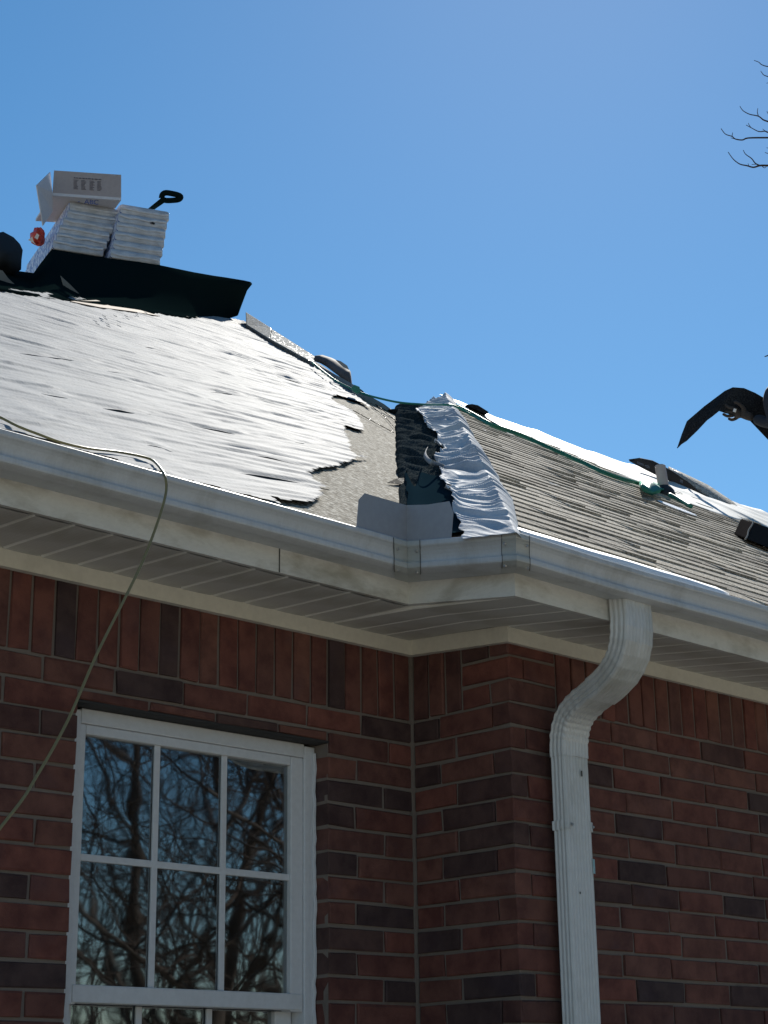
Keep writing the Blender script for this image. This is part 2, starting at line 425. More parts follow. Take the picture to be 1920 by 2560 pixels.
for kk, b in stuffb.items():
    if b.V: b.build('brick', MAT['brick'], WALLS[kk], kind='stuff')

# ------------------------------------------------------------------ eaves: swept runs along the wall / return / projecting wall
def dz(d): return -.033-.080*d
def stn(i, d, z, dzo=None):
    q = dz(d) if dzo is None else dzo
    if i == 0: return (XL-.35, -d, z)
    if i == 1: return (-d, -d, z)
    if i == 2: return (-d, YC-d, z+q)
    return (XR+.35, YC-d, z+q)
def sweep(name, prof, mt, parent, runs=(0, 1, 2), closed=True, smooth=False, sub=None, **k):
    out = []
    for r in runs:
        V = []; n = len(prof)
        ns = 2 if sub is None else sub
        A = [stn(r, *p) for p in prof]; B = [stn(r+1, *p) for p in prof]
        for t in np.linspace(0, 1, ns):
            for a, b in zip(A, B): V.append(np.array(a)*(1-t)+np.array(b)*t)
        F = []
        for s in range(ns-1):
            for i in range(n if closed else n-1):
                j = (i+1) % n; F.append((s*n+i, (s+1)*n+i, (s+1)*n+j, s*n+j))
        if closed: F += [tuple(range(n)), tuple(range((ns-1)*n, ns*n))[::-1]]
        out.append(mesh(name, V, F, mt, parent, smooth, **k))
    return out
sweep('frieze_board', [(0.0, .200), (.020, .200), (.020, .2475), (0.0, .2475)], MAT['frieze'], house)
# fascia: two boards butt on the long run
def fascia(): return [(.335, .229), (.352, .228), (.352, .37), (.335, .37)]
fas = sweep('fascia_board', fascia(), MAT['fascia'], house)
jx = on_axis(698, 1425, 1, -.352)[0]
MB().box((jx-.0016, -.3535, .2285), (jx+.0016, -.3521, .30)).build('joint', MAT['seam'], fas[0])
# soffit
sof = empty('soffit', (0, -.2, .24)); sof.parent = house; sof.location = np.array([0, -.2, .24])-WO[house.name]
def zsof(x, y):
    d = max(0, -y)
    if x < 0:
        if x < -.335: return .250-.019*d/.35
        if d <= .35: return .250-.028*d/.35
        return .222-.049*(d-.35)/.39
    return .216-.043*min(1, max(0, YC-y)/.35)
PWD = .1105
def soffit_panel(x0, x1, ys):
    k = (x1-x0)/PWD
    prof = [(.0015, .004), (.006, 0), (.040, -.0008), (.070, -.0008), (.1045, 0), (.1090, .004)]
    V = []; F = []; n = len(prof); xm = (x0+x1)/2; m_ = len(ys)
    for dz_ in (0, .012):
        for yy in ys:
            for px_, pz in prof: V.append((x0+px_*k, yy, zsof(xm, yy)-.004+pz+dz_))
    o_ = m_*n
    for q in range(m_-1):
        for i in range(n-1): F.append((q*n+i, q*n+i+1, (q+1)*n+i+1, (q+1)*n+i)); F.append((o_+q*n+i, o_+(q+1)*n+i, o_+(q+1)*n+i+1, o_+q*n+i+1))
        for i in (0, n-1): F.append((q*n+i, (q+1)*n+i, o_+(q+1)*n+i, o_+q*n+i))
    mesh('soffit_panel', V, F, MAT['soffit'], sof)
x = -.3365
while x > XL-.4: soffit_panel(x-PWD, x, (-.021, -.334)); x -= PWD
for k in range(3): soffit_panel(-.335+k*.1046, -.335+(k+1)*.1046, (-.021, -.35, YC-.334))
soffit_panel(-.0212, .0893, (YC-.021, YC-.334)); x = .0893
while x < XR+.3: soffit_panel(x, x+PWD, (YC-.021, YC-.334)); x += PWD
# gutters
GP = [(.353, .290), (.412, .2835), (.424, .2825), (.433, .2845), (.442, .287), (.4485, .290), (.4500, .294), (.4500, .303), (.4475, .306), (.4405, .308), (.4375, .313), (.4375, .320), (.4400, .328), (.4455, .337), (.4520, .3435), (.4570, .3465), (.4590, .350), (.4590, .3605), (.4565, .3630), (.447, .3630), (.4462, .357)]
GI = [(.444, .350), (.354, .2445)]
gut = []
for r in (0, 1, 2):
    o = sweep('gutter', GP, MAT['gutter'], house, (r,), closed=False, sub=2 if r == 1 else 40, solid=.0012)[0]; gut.append(o)
    me = o.data; co = np.array([v.co[:] for v in me.vertices])
    nz = (vnoise(co[:, 0]*1.7+3, co[:, 1]*0+r, 4)-.5)*.006
    if r != 1:
        for v, q in zip(me.vertices, nz): v.co.z += q*(1 if abs(v.co.x) < 1e9 else 0)
def strip(r, t0, t1, w_, name='corner_strip'):
    pr = [(d+.0022 if d > .36 else d, z-(.0022 if z < .2852 else 0)) for d, z in GP]
    A = [np.array(stn(r, *p)) for p in pr]; B = [np.array(stn(r+1, *p)) for p in pr]
    ln = np.linalg.norm(B[0]-A[0]); V = []
    for t in (t0, t1):
        for a, b in zip(A, B): V.append(a+(b-a)/np.linalg.norm(b-a)*t if t >= 0 else b+(b-a)/np.linalg.norm(b-a)*t)
    n = len(pr); F = [(i, n+i, n+i+1, i+1) for i in range(n-1)]
    return V, F, n
for r, t0, t1 in ((0, -.050, -.0003), (1, .0003, .050), (1, -.050, -.0003), (2, .0003, .050)):
    V, F, n = strip(r, t0, t1, .05)
    o = mesh('corner_strip', V, F, MAT['strip'], gut[r], solid=.0015)
    e = MB()
    edge = V[:n] if (t0 == -.050) else V[n:]
    e.tube([p+np.array([0, -.0006 if r != 1 else 0, 0]) for p in edge[2:-2]], .0010, 5); e.build('sealant_bead', MAT['seam'], gut[r])
    mid = [(V[i]+V[n+i])/2 for i in range(n)]; outw = np.array([0, -1, 0]) if r != 1 else np.array([-1., 0, 0])
    edge2 = [V[i]*.75+V[n+i]*.25 if t0 == -.05 else V[i]*.25+V[n+i]*.75 for i in range(n)]
    for idx in (3, 13):
        c = edge2[idx]+outw*.001; b = MB().tube([c, c+outw*.004], [.0048, .0032], 8); b.build('screw', MAT['screw'], gut[r])

# splash guard standing on the inside corner of the gutter
sgz = .360
pA = [on_axis(px, py, 1, -.447) for px, py in ((890, 1306), (897, 1249), (912, 1233), (1013, 1262))]
xi = -.447
P_in_top = np.array([xi, -.447, pA[3][2]]); zi = .352
pB = [on_axis(px, py, 0, xi) for px, py in ((1123, 1253), (1133, 1282), (1127, 1335))]
V = [pA[0]*[1, 1, 0]+[0, 0, zi], pA[1], pA[2], P_in_top, np.array([xi, -.447, zi]), (P_in_top+pB[0])/2+[0, 0, -.004], pB[0], pB[1], pB[2]*[1, 1, 0]+[0, 0, zi-.02]]
mesh('splash_guard', V, [(0, 4, 3, 2, 1), (4, 8, 7, 6, 5, 3)], MAT['metal_flash'], house, solid=.0012)

# downspout
DX0, DX1 = .128, .240; DD = .062
ds = empty('downspout', (.184, -.44, -1.0)); ds.parent = house; ds.location = np.array([.184, -.44, -1.0])-WO[house.name]
def ds_section(c, fwd, ex=0.0):
    """corrugated rectangular section around c; fwd is the outward (front) direction, unit, in the yz plane"""
    P = []; W2 = (DX1-DX0)/2+ex; D2 = DD/2+ex; fwd = np.array(fwd)
    def line(a, b, n, dep):
        out = []
        for i in range(n):
            t0 = (i+.14)/n; t1 = (i+.40)/n; t2 = (i+.6)/n; t3 = (i+.86)/n
            nrm = np.array([-(b[1]-a[1]), b[0]-a[0]]); nrm = nrm/np.linalg.norm(nrm)
            for t, q in ((t0, 0), (t1, dep), (t2, dep), (t3, 0)): out.append(np.array(a)*(1-t)+np.array(b)*t+nrm*q)
        return out
    r = .008
    C2 = [(-W2, D2), (-W2, -D2), (W2, -D2), (W2, D2)]       # (x, back+/front-)
    pts = []
    pts += [(-W2, D2-r)]+line((-W2, D2-r), (-W2, -D2+r), 3, .0035)+[(-W2, -D2+r), (-W2+r*.3, -D2+r*.3), (-W2+r, -D2)]
    pts += line((-W2+r, -D2), (W2-r, -D2), 7, .0017)+[(W2-r, -D2), (W2-r*.3, -D2+r*.3), (W2, -D2+r)]
    pts += line((W2, -D2+r), (W2, D2-r), 3, .0035)+[(W2, D2-r), (W2-r, D2), (-W2+r, D2)]
    return [c+np.array([p[0], 0, 0])-fwd*p[1] for p in pts]
def ds_piece(name, path, mt, ex=0.0, crimp=None):
    V = []; F = []; n = None
    for i, (y_, z_) in enumerate(path):
        a = np.array(path[max(i-1, 0)]); b = np.array(path[min(i+1, len(path)-1)]); t = (b-a)/np.linalg.norm(b-a)
        fwd = np.array([0, t[1], -t[0]])                     # path runs downwards: front is -y
        q = ex+(crimp[i] if crimp else 0)
        s = ds_section(np.array([(DX0+DX1)/2+(y_-yb_)*.32, y_, z_]), fwd if fwd[1] < 0 else -fwd, q); n = len(s); V += s
    for i in range(len(path)-1):
        for k in range(n): F.append((i*n+k, i*n+(k+1) % n, (i+1)*n+(k+1) % n, (i+1)*n+k))
    return mesh(name, V, F, mt, ds)
yt, yb_ = -.735+DD/2, -.478+DD/2
FP = [(-.812, .236), (-.814, .200), (-.815, .160), (-.808, .110), (-.786, .070), (-.748, .040), (-.690, .016), (-.630, .002), (-.580, -.010), (-.535, -.026), (-.504, -.050), (-.486, -.082), (-.479, -.115), (-.478, -.150)]
cen = [tuple(p[1:]) for p in smooth_path([(0, y_+DD/2, z_) for y_, z_ in FP], 3)]
iu = 20
cr = [(.0013 if (i % 2 and 5 < i < 17) else 0) for i in range(iu+1)]
ds_piece('elbow', cen[:iu+1], MAT['downspout'], .0018, cr)
lo = cen[iu-1:]
cr = [(.0012 if (i % 2 and 3 < i < 17) else (-.0008 if 3 < i < 17 else 0)) for i in range(len(lo))]
ds_piece('elbow', lo, MAT['downspout'], -.0005, cr)
ds_piece('pipe', [(yb_, -.150), (yb_, -.6), (yb_, -1.2), (yb_, -ZS+.12)], MAT['downspout'], -.0025)
for z_ in (-.345, -1.75):
    s = ds_section(np.array([(DX0+DX1)/2, yb_, z_]), (0, -1, 0), .0012)
    for sgn, pts in ((0, s[:18]), (1, s[-20:-2])):
        b = MB()
        pts = [np.array(p) for p in pts]; n = len(pts)
        b.add([p+[0, 0, .013] for p in pts]+[p-[0, 0, .013] for p in pts], [(i, i+1, n+i+1, n+i) for i in range(n-1)])
        b.build('strap', MAT['downspout'], ds, solid=-.0012)
    for xx in (DX0+.018, DX1-.004):
        MB().tube([(xx, yb_-DD/2-.001, z_), (xx, yb_-DD/2-.005, z_)], [.005, .0035], 8).build('screw', MAT['screw'], ds)
# small marks on the pipe: scuffs and a streak of blue-green paint
for xx, zz, w_, h_, m_ in ((.196, -.205, .005, .016, 'seam'), (.165, -.535, .004, .006, 'seam')):
    MB().box((xx, yb_-DD/2-.0022, zz), (xx+w_, yb_-DD/2-.0008, zz+h_)).build('scuff', MAT[m_], ds)
MAT['teal'] = dirty('teal_paint_mark', (.30, .48, .52), (.7, .72, .72), .9, .5, 90)
MB().box((DX1-.012, yb_-DD/2-.0020, -.475), (DX1-.004, yb_-DD/2-.0008, -.435)).build('paint_mark', MAT['teal'], ds)

# ------------------------------------------------------------------ window
win = empty('window', ((WX0+WX1)/2, .07, -.8)); win.parent = house; win.location = np.array([(WX0+WX1)/2, .07, -.8])-WO[house.name]
# steel lintel carrying the short course
MB().box((WX0-.010, .004, WZ1-.003), (WX1+.010, .056, WZ1+.0035)).build('lintel', MAT['steel'], win)
FY = .058
def member(name, x0, x1, z0, z1, y0, y1, m_=MAT['vinyl'], bev=.003, par=None): return MB().box((x0, y0, z0), (x1, y1, z1)).build(name, m_, par or win, bevel=bev)
GX0, GX1, GZ1 = -1.113, -.420, -.168
member('jamb', WX0, GX0-.020, WZ0, WZ1-.008, FY, FY+.07); member('jamb', GX1+.045, WX1, WZ0, WZ1-.008, FY, FY+.07)
fr = member('frame_head', GX0-.0195, GX1+.0445, GZ1+.026, WZ1-.0032, FY, FY+.07)
for dx in (.012, .026, .034):                            # stepped grooves of the right jamb
    member('frame_groove', GX1+.046+dx, GX1+.0475+dx, WZ0+.01, WZ1-.03, FY-.0006, FY+.01, MAT['vinyl'], 0)
us = member('sash', GX0-.0195, GX0, -.838, GZ1+.0255, FY+.006, FY+.045); member('sash', GX1, GX1+.0445, -.838, GZ1+.0255, FY+.006, FY+.045)
member('sash', GX0+.0005, GX1-.0005, GZ1, GZ1+.0255, FY+.006, FY+.045)
member('meeting_rail', GX0-.012, GX1+.04, -.834, -.791, FY+.002, FY+.048)
GY = FY+.022
xs_ = [GX0-.004, -.879, -.652, GX1+.004]; zs_ = [-.80, -.4795, GZ1+.004]
for i in range(3):
    for j in range(2):
        tl = [rng.uniform(-.0006, .0006) for _ in range(4)]
        mesh('pane', [(xs_[i], GY+tl[0], zs_[j]), (xs_[i+1], GY+tl[1], zs_[j]), (xs_[i+1], GY+tl[2], zs_[j+1]), (xs_[i], GY+tl[0]+tl[2]-tl[1], zs_[j+1])], [(0, 1, 2, 3)], MAT['glass'], win)
for xm in (-.879, -.652): member('muntin', xm-.0095, xm+.0095, -.792, GZ1+.002, GY-.008, GY-.001, bev=.002)
member('muntin', GX0-.003, GX1+.003, -.4885, -.4705, GY-.0078, GY-.0012, bev=.002)
# lower sash, set further in
LY = FY+.045
member('sash', GX0-.012, GX0+.018, WZ0+.02, -.835, LY+.004, LY+.04); member('sash', GX1-.018, GX1+.04, WZ0+.02, -.835, LY+.004, LY+.04)
member('sash', GX0+.0185, GX1-.0185, WZ0+.02, WZ0+.07, LY+.004, LY+.04)
mesh('pane', [(GX0+.016, LY+.02, WZ0+.06), (GX1-.016, LY+.02, WZ0+.06), (GX1-.016, LY+.02, -.834), (GX0+.016, LY+.02, -.834)], [(0, 1, 2, 3)], MAT['glass'], win)
for xm in (-.885, -.658): member('muntin', xm-.0095, xm+.0095, WZ0+.068, -.8345, LY+.010, LY+.018, bev=.002)
member('muntin', GX0+.017, GX1-.017, -1.22, -1.20, LY+.0102, LY+.0178, bev=.002)
member('sill', WX0+.002, WX1-.002, WZ0+.001, WZ0+.019, FY-.02, FY+.1)
# caulk bead along the right jamb
cp = [(WX1-.004+rng.uniform(-.0025, .0025), FY-.002+rng.uniform(-.002, .002), z) for z in np.arange(WZ0+.02, WZ1-.01, .022)]
MB().tube(cp, .0055, 6).build('caulk_bead', MAT['vinyl'], win)
# room behind
b = MB(); b.box((WX0-.5, 2.2, -2.6), (WX1+1.2, 2.25, .1)); b.box((WX0-.5, .17, -2.6), (WX0-.45, 2.2, .1)); b.box((WX1+1.15, .17, -2.6), (WX1+1.2, 2.2, .1)); b.box((WX0-.5, .17, .1), (WX1+1.2, 2.25, .14)); b.box((WX0-.5, .17, -2.64), (WX1+1.2, 2.25, -2.6))
b.build('room', MAT['room'], house)

# ------------------------------------------------------------------ roof planes
P = .667; HX = .97
EA = np.array([0, -.37, .400]); EC = np.array([0, YC-.37, .400+YC*0-.065])
nA = np.array([0, -P, 1.]); nC = nA.copy()
def onA(px, py, up=0): return on_plane(px, py, nA, EA+[0, 0, up])
def onC(px, py, up=0): return on_plane(px, py, nC, EC+[0, 0, up])
VAL0 = np.array([-.37, -.37, .400]); HIP0 = np.array([-.37, YC-.37, EC[2]])
DIRH = np.array([HX, 1, P])
def val(t): return VAL0+DIRH*t
def hip(t): return HIP0+DIRH*t
nB = np.cross(DIRH, HIP0-VAL0); nB = nB/np.linalg.norm(nB); nB = nB if nB[2] > 0 else -nB
def onB(px, py, up=0): return on_plane(px, py, nB, VAL0+nB*up)
TH = 3.62                                       # apex of the hip
apex = hip(TH)
roof = empty('roof', (1.5, 2.5, 2.2)); roof.parent = house; roof.location = np.array([1.5, 2.5, 2.2])-WO[house.name]
# outline of the big left slope
Atop = [onA(-260, 688), onA(0, 725), onA(300, 765), onA(600, 800)]
Aright = [onA(700, 862), onA(800, 908), onA(900, 978), onA(1003, 1034)]
Apoly = [np.array([Atop[0][0]-.6, -.37, .40])]+[VAL0]+[Aright[3]]+Aright[:3][::-1]+Atop[::-1]
Apoly[0][0] = XL-.35
Ab = [p.copy() for p in Apoly]
def slab(name, poly, n_, mt, th=.03, parent=None, **k):
    n_ = np.array(n_)/np.linalg.norm(n_); m_ = len(poly)
    V = [p-n_*.004 for p in poly]+[p-n_*th for p in poly]
    F = [tuple(range(m_)), tuple(range(m_, 2*m_))[::-1]]+[(i, i+m_, (i+1) % m_+m_, (i+1) % m_) for i in range(m_)]
    return mesh(name, V, F, mt, parent or roof, **k)
slab('deck', Apoly, nA, MAT['granule'])
TV = 3.60
Bpoly = [VAL0, HIP0, hip(TH), val(TV)]
CR = np.array([XR+.35, apex[1]-.05, 0]); CR[2] = EC[2]+P*(CR[1]-EC[1])
Cpoly = [HIP0, np.array([XR+.35, EC[1], EC[2]]), CR+[3.0, 0, 0]*np.array([0, 0, 0]), apex]
CRX = 9.5
Cpoly = [HIP0, np.array([XR+.35, EC[1], EC[2]]), np.array([CRX, EC[1]+1.5, EC[2]+P*1.5]), np.array([CRX, apex[1]-.08, EC[2]+P*(apex[1]-.08-EC[1])]), apex]
slab('deck', Cpoly, nC, MAT['shingle'])
# hidden slopes closing the roof behind the hip and ridge
for poly in ([apex, np.array([CRX, apex[1]-.08, apex[2]-.06]), np.array([CRX, 7.0, .2]), np.array([4.0, 7.0, .2])],
             [Atop[0], Atop[1], Atop[2], Atop[3], np.array([2.5, 10.5, .3]), np.array([XL-.3, 8.5, .3])],
             [Atop[3], Aright[0], Aright[1], Aright[2], Aright[3], np.array([7.5, 8.5, .3]), np.array([5.0, 10.5, .3])]):
    poly = [p+np.array([0, .02, -.03]) for p in poly]
    mesh('rear_slope', poly, [tuple(range(len(poly)))], MAT['deck'], roof)

# ------------------------------------------------------------------ return slope: granulated sheet with ripples, black felt under the cap film
def grid(fn, nu, nv):
    U, W = np.meshgrid(np.linspace(0, 1, nu), np.linspace(0, 1, nv), indexing='ij'); P_ = fn(U, W)
    idx = np.arange(nu*nv).reshape(nu, nv)
    F = np.stack([idx[:-1, :-1], idx[1:, :-1], idx[1:, 1:], idx[:-1, 1:]], -1).reshape(-1, 4)
    return P_.reshape(-1, 3), F
def Bsurf(t, a):                                # a: 0 valley .. 1 hip
    v = VAL0[None, None]+DIRH*t[..., None]; h = HIP0[None, None]+DIRH*t[..., None]
    return v*(1-a[..., None])+h*a[..., None]
def fB(U, W):
    t = -.01+U*(TV+.01); a = -.10+W*1.10
    p = Bsurf(t, a); r = vnoise(t*9+W*5, W*2.2, 3)+.5*vnoise(t*23+W*9, W*4, 8)
    fade = np.clip((t-.65)/.6, 0, 1)*np.exp(-((W-.28)/.30)**2)
    h_ = .004+fade*(r-.45)*.045
    h_ = h_+.010*np.exp(-((W-.09)/.10)**2)-.012*np.exp(-(W/.03)**2)               # the sheet bridges the valley instead of creasing
    return p+nB*h_[..., None]
MAT['granule_shaded'] = granule_material('shaded_granule', (.008, .016, .021), (.022, .032, .038), (.09, .095, .09), .9, 105, 1.0, 0.0)  # granules recoloured dark, shadow tone put into the base colour
V, F = grid(fB, 260, 60); mesh('granulated_sheet', V, F, MAT['granule_shaded'], roof, True)
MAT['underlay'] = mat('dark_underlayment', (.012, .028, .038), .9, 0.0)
def fU(U, W):
    t = -.01+U*1.02; top = .90+.5*(vnoise(W*9, W*0, 44)-.5)+.25*np.abs(W-.35)-.25*np.clip(.25-W, 0, 1); t = -.01+U*(top+.01); a = .035+W*.99
    a = np.maximum(a, .035+.05*vnoise(t*14, t*0, 45)*(1-W))
    return Bsurf(t, a)+nB*(.013+.004*vnoise(t*6, a*3, 46)+.010*np.exp(-((a-.09)/.10)**2))[..., None]
V, F = grid(fU, 90, 50); mesh('underlayment', V, F, MAT['underlay'], roof, True)
# valley cleft shadow line by the sheet's torn edge, put in as a black patch
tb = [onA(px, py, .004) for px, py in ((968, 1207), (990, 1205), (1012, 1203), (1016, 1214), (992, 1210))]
mesh('torn_edge_shadow', [p+[0, 0, .012 if i in (1, 2) else 0] for i, p in enumerate(tb)], [(0, 1, 4), (1, 2, 3, 4)], MAT['black_felt'], roof, solid=.002)

# film over the hip, torn along its lower edge
EDGE = [(1153, 1324), (1145, 1307), (1142, 1264), (1135, 1241), (1128, 1243), (1115, 1246), (1107, 1225), (1104, 1203), (1103, 1180), (1092, 1161), (1108, 1148), (1118, 1143), (1108, 1140), (1098, 1135), (1088, 1127), (1100, 1123), (1098, 1108), (1095, 1092), (1084, 1089), (1074, 1083), (1068, 1072), (1064, 1061), (1056, 1054), (1047, 1047), (1049, 1038), (1053, 1027), (1062, 1022), (1072, 1016), (1090, 1006), (1108, 997)]
et = []; ea = []
for px, py in EDGE:
    p = onB(px, py, .006)
    t = (p[1]-HIP0[1])                          # solve p = VAL0 + DIRH t + (HIP0-VAL0) a
    A3 = np.stack([DIRH, HIP0-VAL0, nB], 1); s = np.linalg.solve(A3, p-VAL0); et.append(s[0]); ea.append(s[1])
o_ = np.argsort(et); et = np.maximum.accumulate(np.array(et)[o_]+np.arange(len(et))*1e-4); ea = np.array(ea)[o_]
CUP = np.array([0, .05, .0])
def fH(U, W):
    t = -.10+U*(TH+.08); a0 = np.interp(t, et, ea); a0 = a0+(vnoise(t*26, t*0, 12)-.5)*.05
    wv = np.minimum(W/.80, 1.0); a = a0+(1.0-a0)*wv
    p = Bsurf(t, a)
    over = np.clip((W-.80)/.20, 0, 1)            # the strip lapping onto the shingled side
    wC = (.075+.02*(vnoise(t*5, t*0, 9)-.5))*over*(.25+.75*np.clip(t/.45, 0, 1))
    nCn = nC/np.linalg.norm(nC)
    pc = np.stack([wC*1.0, wC*.25, wC*.25*P], -1); p = p+pc
    nn = nB*(1-over[..., None])+nCn*over[..., None]
    q = t+a*.16+.16*(vnoise(t*3.1, a*1.7, 27)-.5)+.05*(vnoise(t*11, a*4, 28)-.5)
    r = 1-np.abs(2*vnoise(q*9, a*1.3, 21)-1); r2 = 1-np.abs(2*vnoise(q*21+a*2, a*1.8, 22)-1); r4 = 1-np.abs(2*vnoise(q*44+a*3, a*2.5, 24)-1); r3 = vnoise(q*3.5, a*.7, 23)
    am = .35+1.3*vnoise(t*4.3, a*2.1, 29); hgt = .006+am*(.016*r**1.8+.015*r2**1.6)+.010*r4+.010*(r3-.5)
    hgt = hgt*(1-.75*over)+.010*np.exp(-((W-.80)/.12)**2)
    hgt = np.maximum(hgt, .003)*(.25+.75*np.clip((t+.05)/.25, 0, 1))+.020*np.clip(1-t/.9, 0, 1)*np.clip(t*3+.75, .3, 1)*(1-.7*over)
    lift = .022*np.exp(-(wv/.08)**2)*(vnoise(t*7, t*0, 31))*np.clip(t*4, 0, 1)
    return p+nn*(hgt+lift)[..., None]
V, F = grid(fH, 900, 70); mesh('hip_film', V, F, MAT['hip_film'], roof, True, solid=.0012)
# curled tongue of film
c = [onB(px, py, h_) for px, py, h_ in ((1104, 1167, .03), (1090, 1162, .05), (1074, 1156, .07), (1062, 1145, .08), (1058, 1133, .08), (1063, 1121, .06))]
c = smooth_path(c, 5); V = []
for i, p in enumerate(c): wd = .028*(1-.6*i/len(c)); V += [p-nB*.008, p+nB*wd*.2+np.array([.006, -.01, .002])]
mesh('film_tongue', V, [(2*i, 2*i+2, 2*i+3, 2*i+1) for i in range(len(c)-1)], MAT['film'], roof, True, solid=.001)

# ------------------------------------------------------------------ white release film over the left slope, wrinkled
FILM = [(-260, 688), (0, 727), (150, 742), (300, 767), (450, 786), (560, 797), (605, 806), (640, 830), (700, 866), (770, 905), (800, 925), (838, 955), (870, 980), (915, 1012), (928, 1026), (905, 1012), (880, 1003), (860, 996), (833, 992), (829, 1004), (850, 1016), (872, 1028), (888, 1042), (903, 1064), (909, 1077), (893, 1079), (868, 1070), (856, 1068), (858, 1082), (866, 1098), (872, 1118), (878, 1136), (886, 1144), (920, 1146), (890, 1150), (868, 1160), (838, 1170), (806, 1175), (776, 1179), (770, 1190), (778, 1204), (800, 1219), (816, 1224), (793, 1224), (800, 1238), (797, 1252), (788, 1258), (760, 1263), (700, 1254), (676, 1247), (700, 1268), (560, 1240), (400, 1195), (200, 1140), (0, 1085), (-260, 1010)]
fp = np.array([onA(px, py) for px, py in FILM])
# keep the lower side tucked behind the gutter lip
uh = np.array([.95, .30, .30*P]); uh = uh/np.linalg.norm(uh); nAn = nA/np.linalg.norm(nA); vh = np.cross(nAn, uh)
O = np.array([0, -.37, .40])
fu = (fp-O)@uh; fv = (fp-O)@vh
nb = 6                                            # the last points are the eave side: tuck them behind the gutter
bx = [fp[len(FILM)-nb+0][0], fp[len(FILM)-nb+1][0]-.2]
keep = len(FILM)-nb+1
bot = [np.array([x_, -.398, .40-.028*P]) for x_ in np.linspace(bx[1], XL-.3, 12)]
fu = np.concatenate([fu[:keep], [(q-O)@uh for q in bot]]); fv = np.concatenate([fv[:keep], [(q-O)@vh for q in bot]])
du, dv = .020, .0095
u0, u1, v0, v1 = fu.min()-.05, fu.max()+.05, fv.min()-.05, fv.max()+.05
nu, nv = int((u1-u0)/du)+1, int((v1-v0)/dv)+1
U, W = np.meshgrid(u0+np.arange(nu)*du, v0+np.arange(nv)*dv, indexing='ij')
poly = list(zip(fu, fv))
cin = inside(U[:-1, :-1]+du/2+(vnoise(U[:-1, :-1]*0, W[:-1, :-1]*30, 5)-.5)*.025, W[:-1, :-1]+dv/2, poly)
Wd = W+.05*(vnoise(U*.9, W*1.3, 40)-.5)+.02*(vnoise(U*2.5, W*3, 41)-.5)
def ridge(x, y, s): return 1-np.abs(2*vnoise(x, y, s)-1)
def saw(ph, sharp):
    f = ph-np.floor(ph); return np.where(f < sharp, f/sharp, ((1-f)/(1-sharp))**1.6)
def streaks(fr, wob, lenf, A, sharp, sd, pw=2.0):
    ph = Wd*fr+wob*vnoise(U*.55*lenf, W*1.7, sd); row = np.floor(ph)
    amp = vnoise(U*lenf+row*7.31, row*3.7, sd+1)**pw
    return A*amp*saw(ph, sharp)
hgt = streaks(5.3, 1.6, .9, .0055, .10, 101, 2.2)+streaks(13, 2.4, 2.4, .0068, .16, 111, 1.4)+streaks(27, 2.8, 4.2, .0046, .28, 121, 1.0)+.0030*ridge(U*3.7+Wd*2, Wd*17-U*1.2, 66)**2+.0014*vnoise(U*8, Wd*40, 6)
def crease(pix, A):
    q = np.array([onA(px, py) for px, py in pix]); cu, cv = (q-O)@uh, (q-O)@vh
    vc = np.interp(U, cu, cv); s_ = np.clip((U-cu[0])/(cu[-1]-cu[0]), 0, 1); s_ = np.sin(np.pi*s_)**.6*((U > cu[0]) & (U < cu[-1]))
    d_ = W-vc; return A*s_*np.where(d_ > 0, np.exp(-d_/.11), np.exp(-(d_/.007)**2))
CR_ = []
for pix in ([(520, 1168), (600, 1184), (690, 1200), (760, 1212), (815, 1222)], [(630, 1090), (720, 1106), (800, 1118), (840, 1126)], [(480, 975), (560, 985), (640, 998), (700, 1010)],
            [(640, 938), (690, 945), (735, 957), (790, 972)], [(70, 978), (120, 990), (180, 1000)], [(190, 920), (270, 930), (330, 940)], [(325, 863), (380, 873), (440, 886)], [(85, 1052), (140, 1062), (180, 1072)],
            [(240, 1018), (300, 1030), (400, 1040)], [(820, 1042), (860, 1058), (905, 1077)], [(300, 1108), (380, 1120), (450, 1140)], [(20, 880), (120, 895), (260, 915)], [(420, 1060), (520, 1075), (640, 1100)], [(560, 1130), (680, 1150), (800, 1176)]):
    hgt = hgt+crease(pix, .0045); CR_.append(pix)
edge = np.array(poly)
PT = O+U[..., None]*uh+W[..., None]*vh+nAn*(hgt+.006)[..., None]
# fan of folds in the upper corner near the peak
pk = fp[6]; pu, pv = (pk-O)@uh, (pk-O)@vh
rr = np.hypot(U-pu, W-pv); th = np.arctan2(W-pv, U-pu)
fan = .010*ridge(th*9, rr*.35, 51)**2*np.exp(-(rr/1.7)**2)
PT = PT+nAn*fan[..., None]
idx = np.arange(nu*nv).reshape(nu, nv)
F = np.stack([idx[:-1, :-1], idx[1:, :-1], idx[1:, 1:], idx[:-1, 1:]], -1)[cin]
used = np.unique(F); rm = -np.ones(nu*nv, int); rm[used] = np.arange(len(used))
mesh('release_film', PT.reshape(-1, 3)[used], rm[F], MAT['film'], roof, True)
for pix in CR_:                                   # shade inside the gaping creases, put in as dark ribbons
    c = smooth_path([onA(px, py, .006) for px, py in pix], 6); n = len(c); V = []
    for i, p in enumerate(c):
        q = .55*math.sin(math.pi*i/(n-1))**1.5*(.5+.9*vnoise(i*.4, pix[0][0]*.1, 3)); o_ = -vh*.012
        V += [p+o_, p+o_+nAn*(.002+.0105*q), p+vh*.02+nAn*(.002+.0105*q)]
    mesh('film_gap_shade', V, [(3*i+j, 3*i+3+j, 3*i+4+j, 3*i+1+j) for i in range(n-1) for j in (0,)], MAT['underlay'], roof)
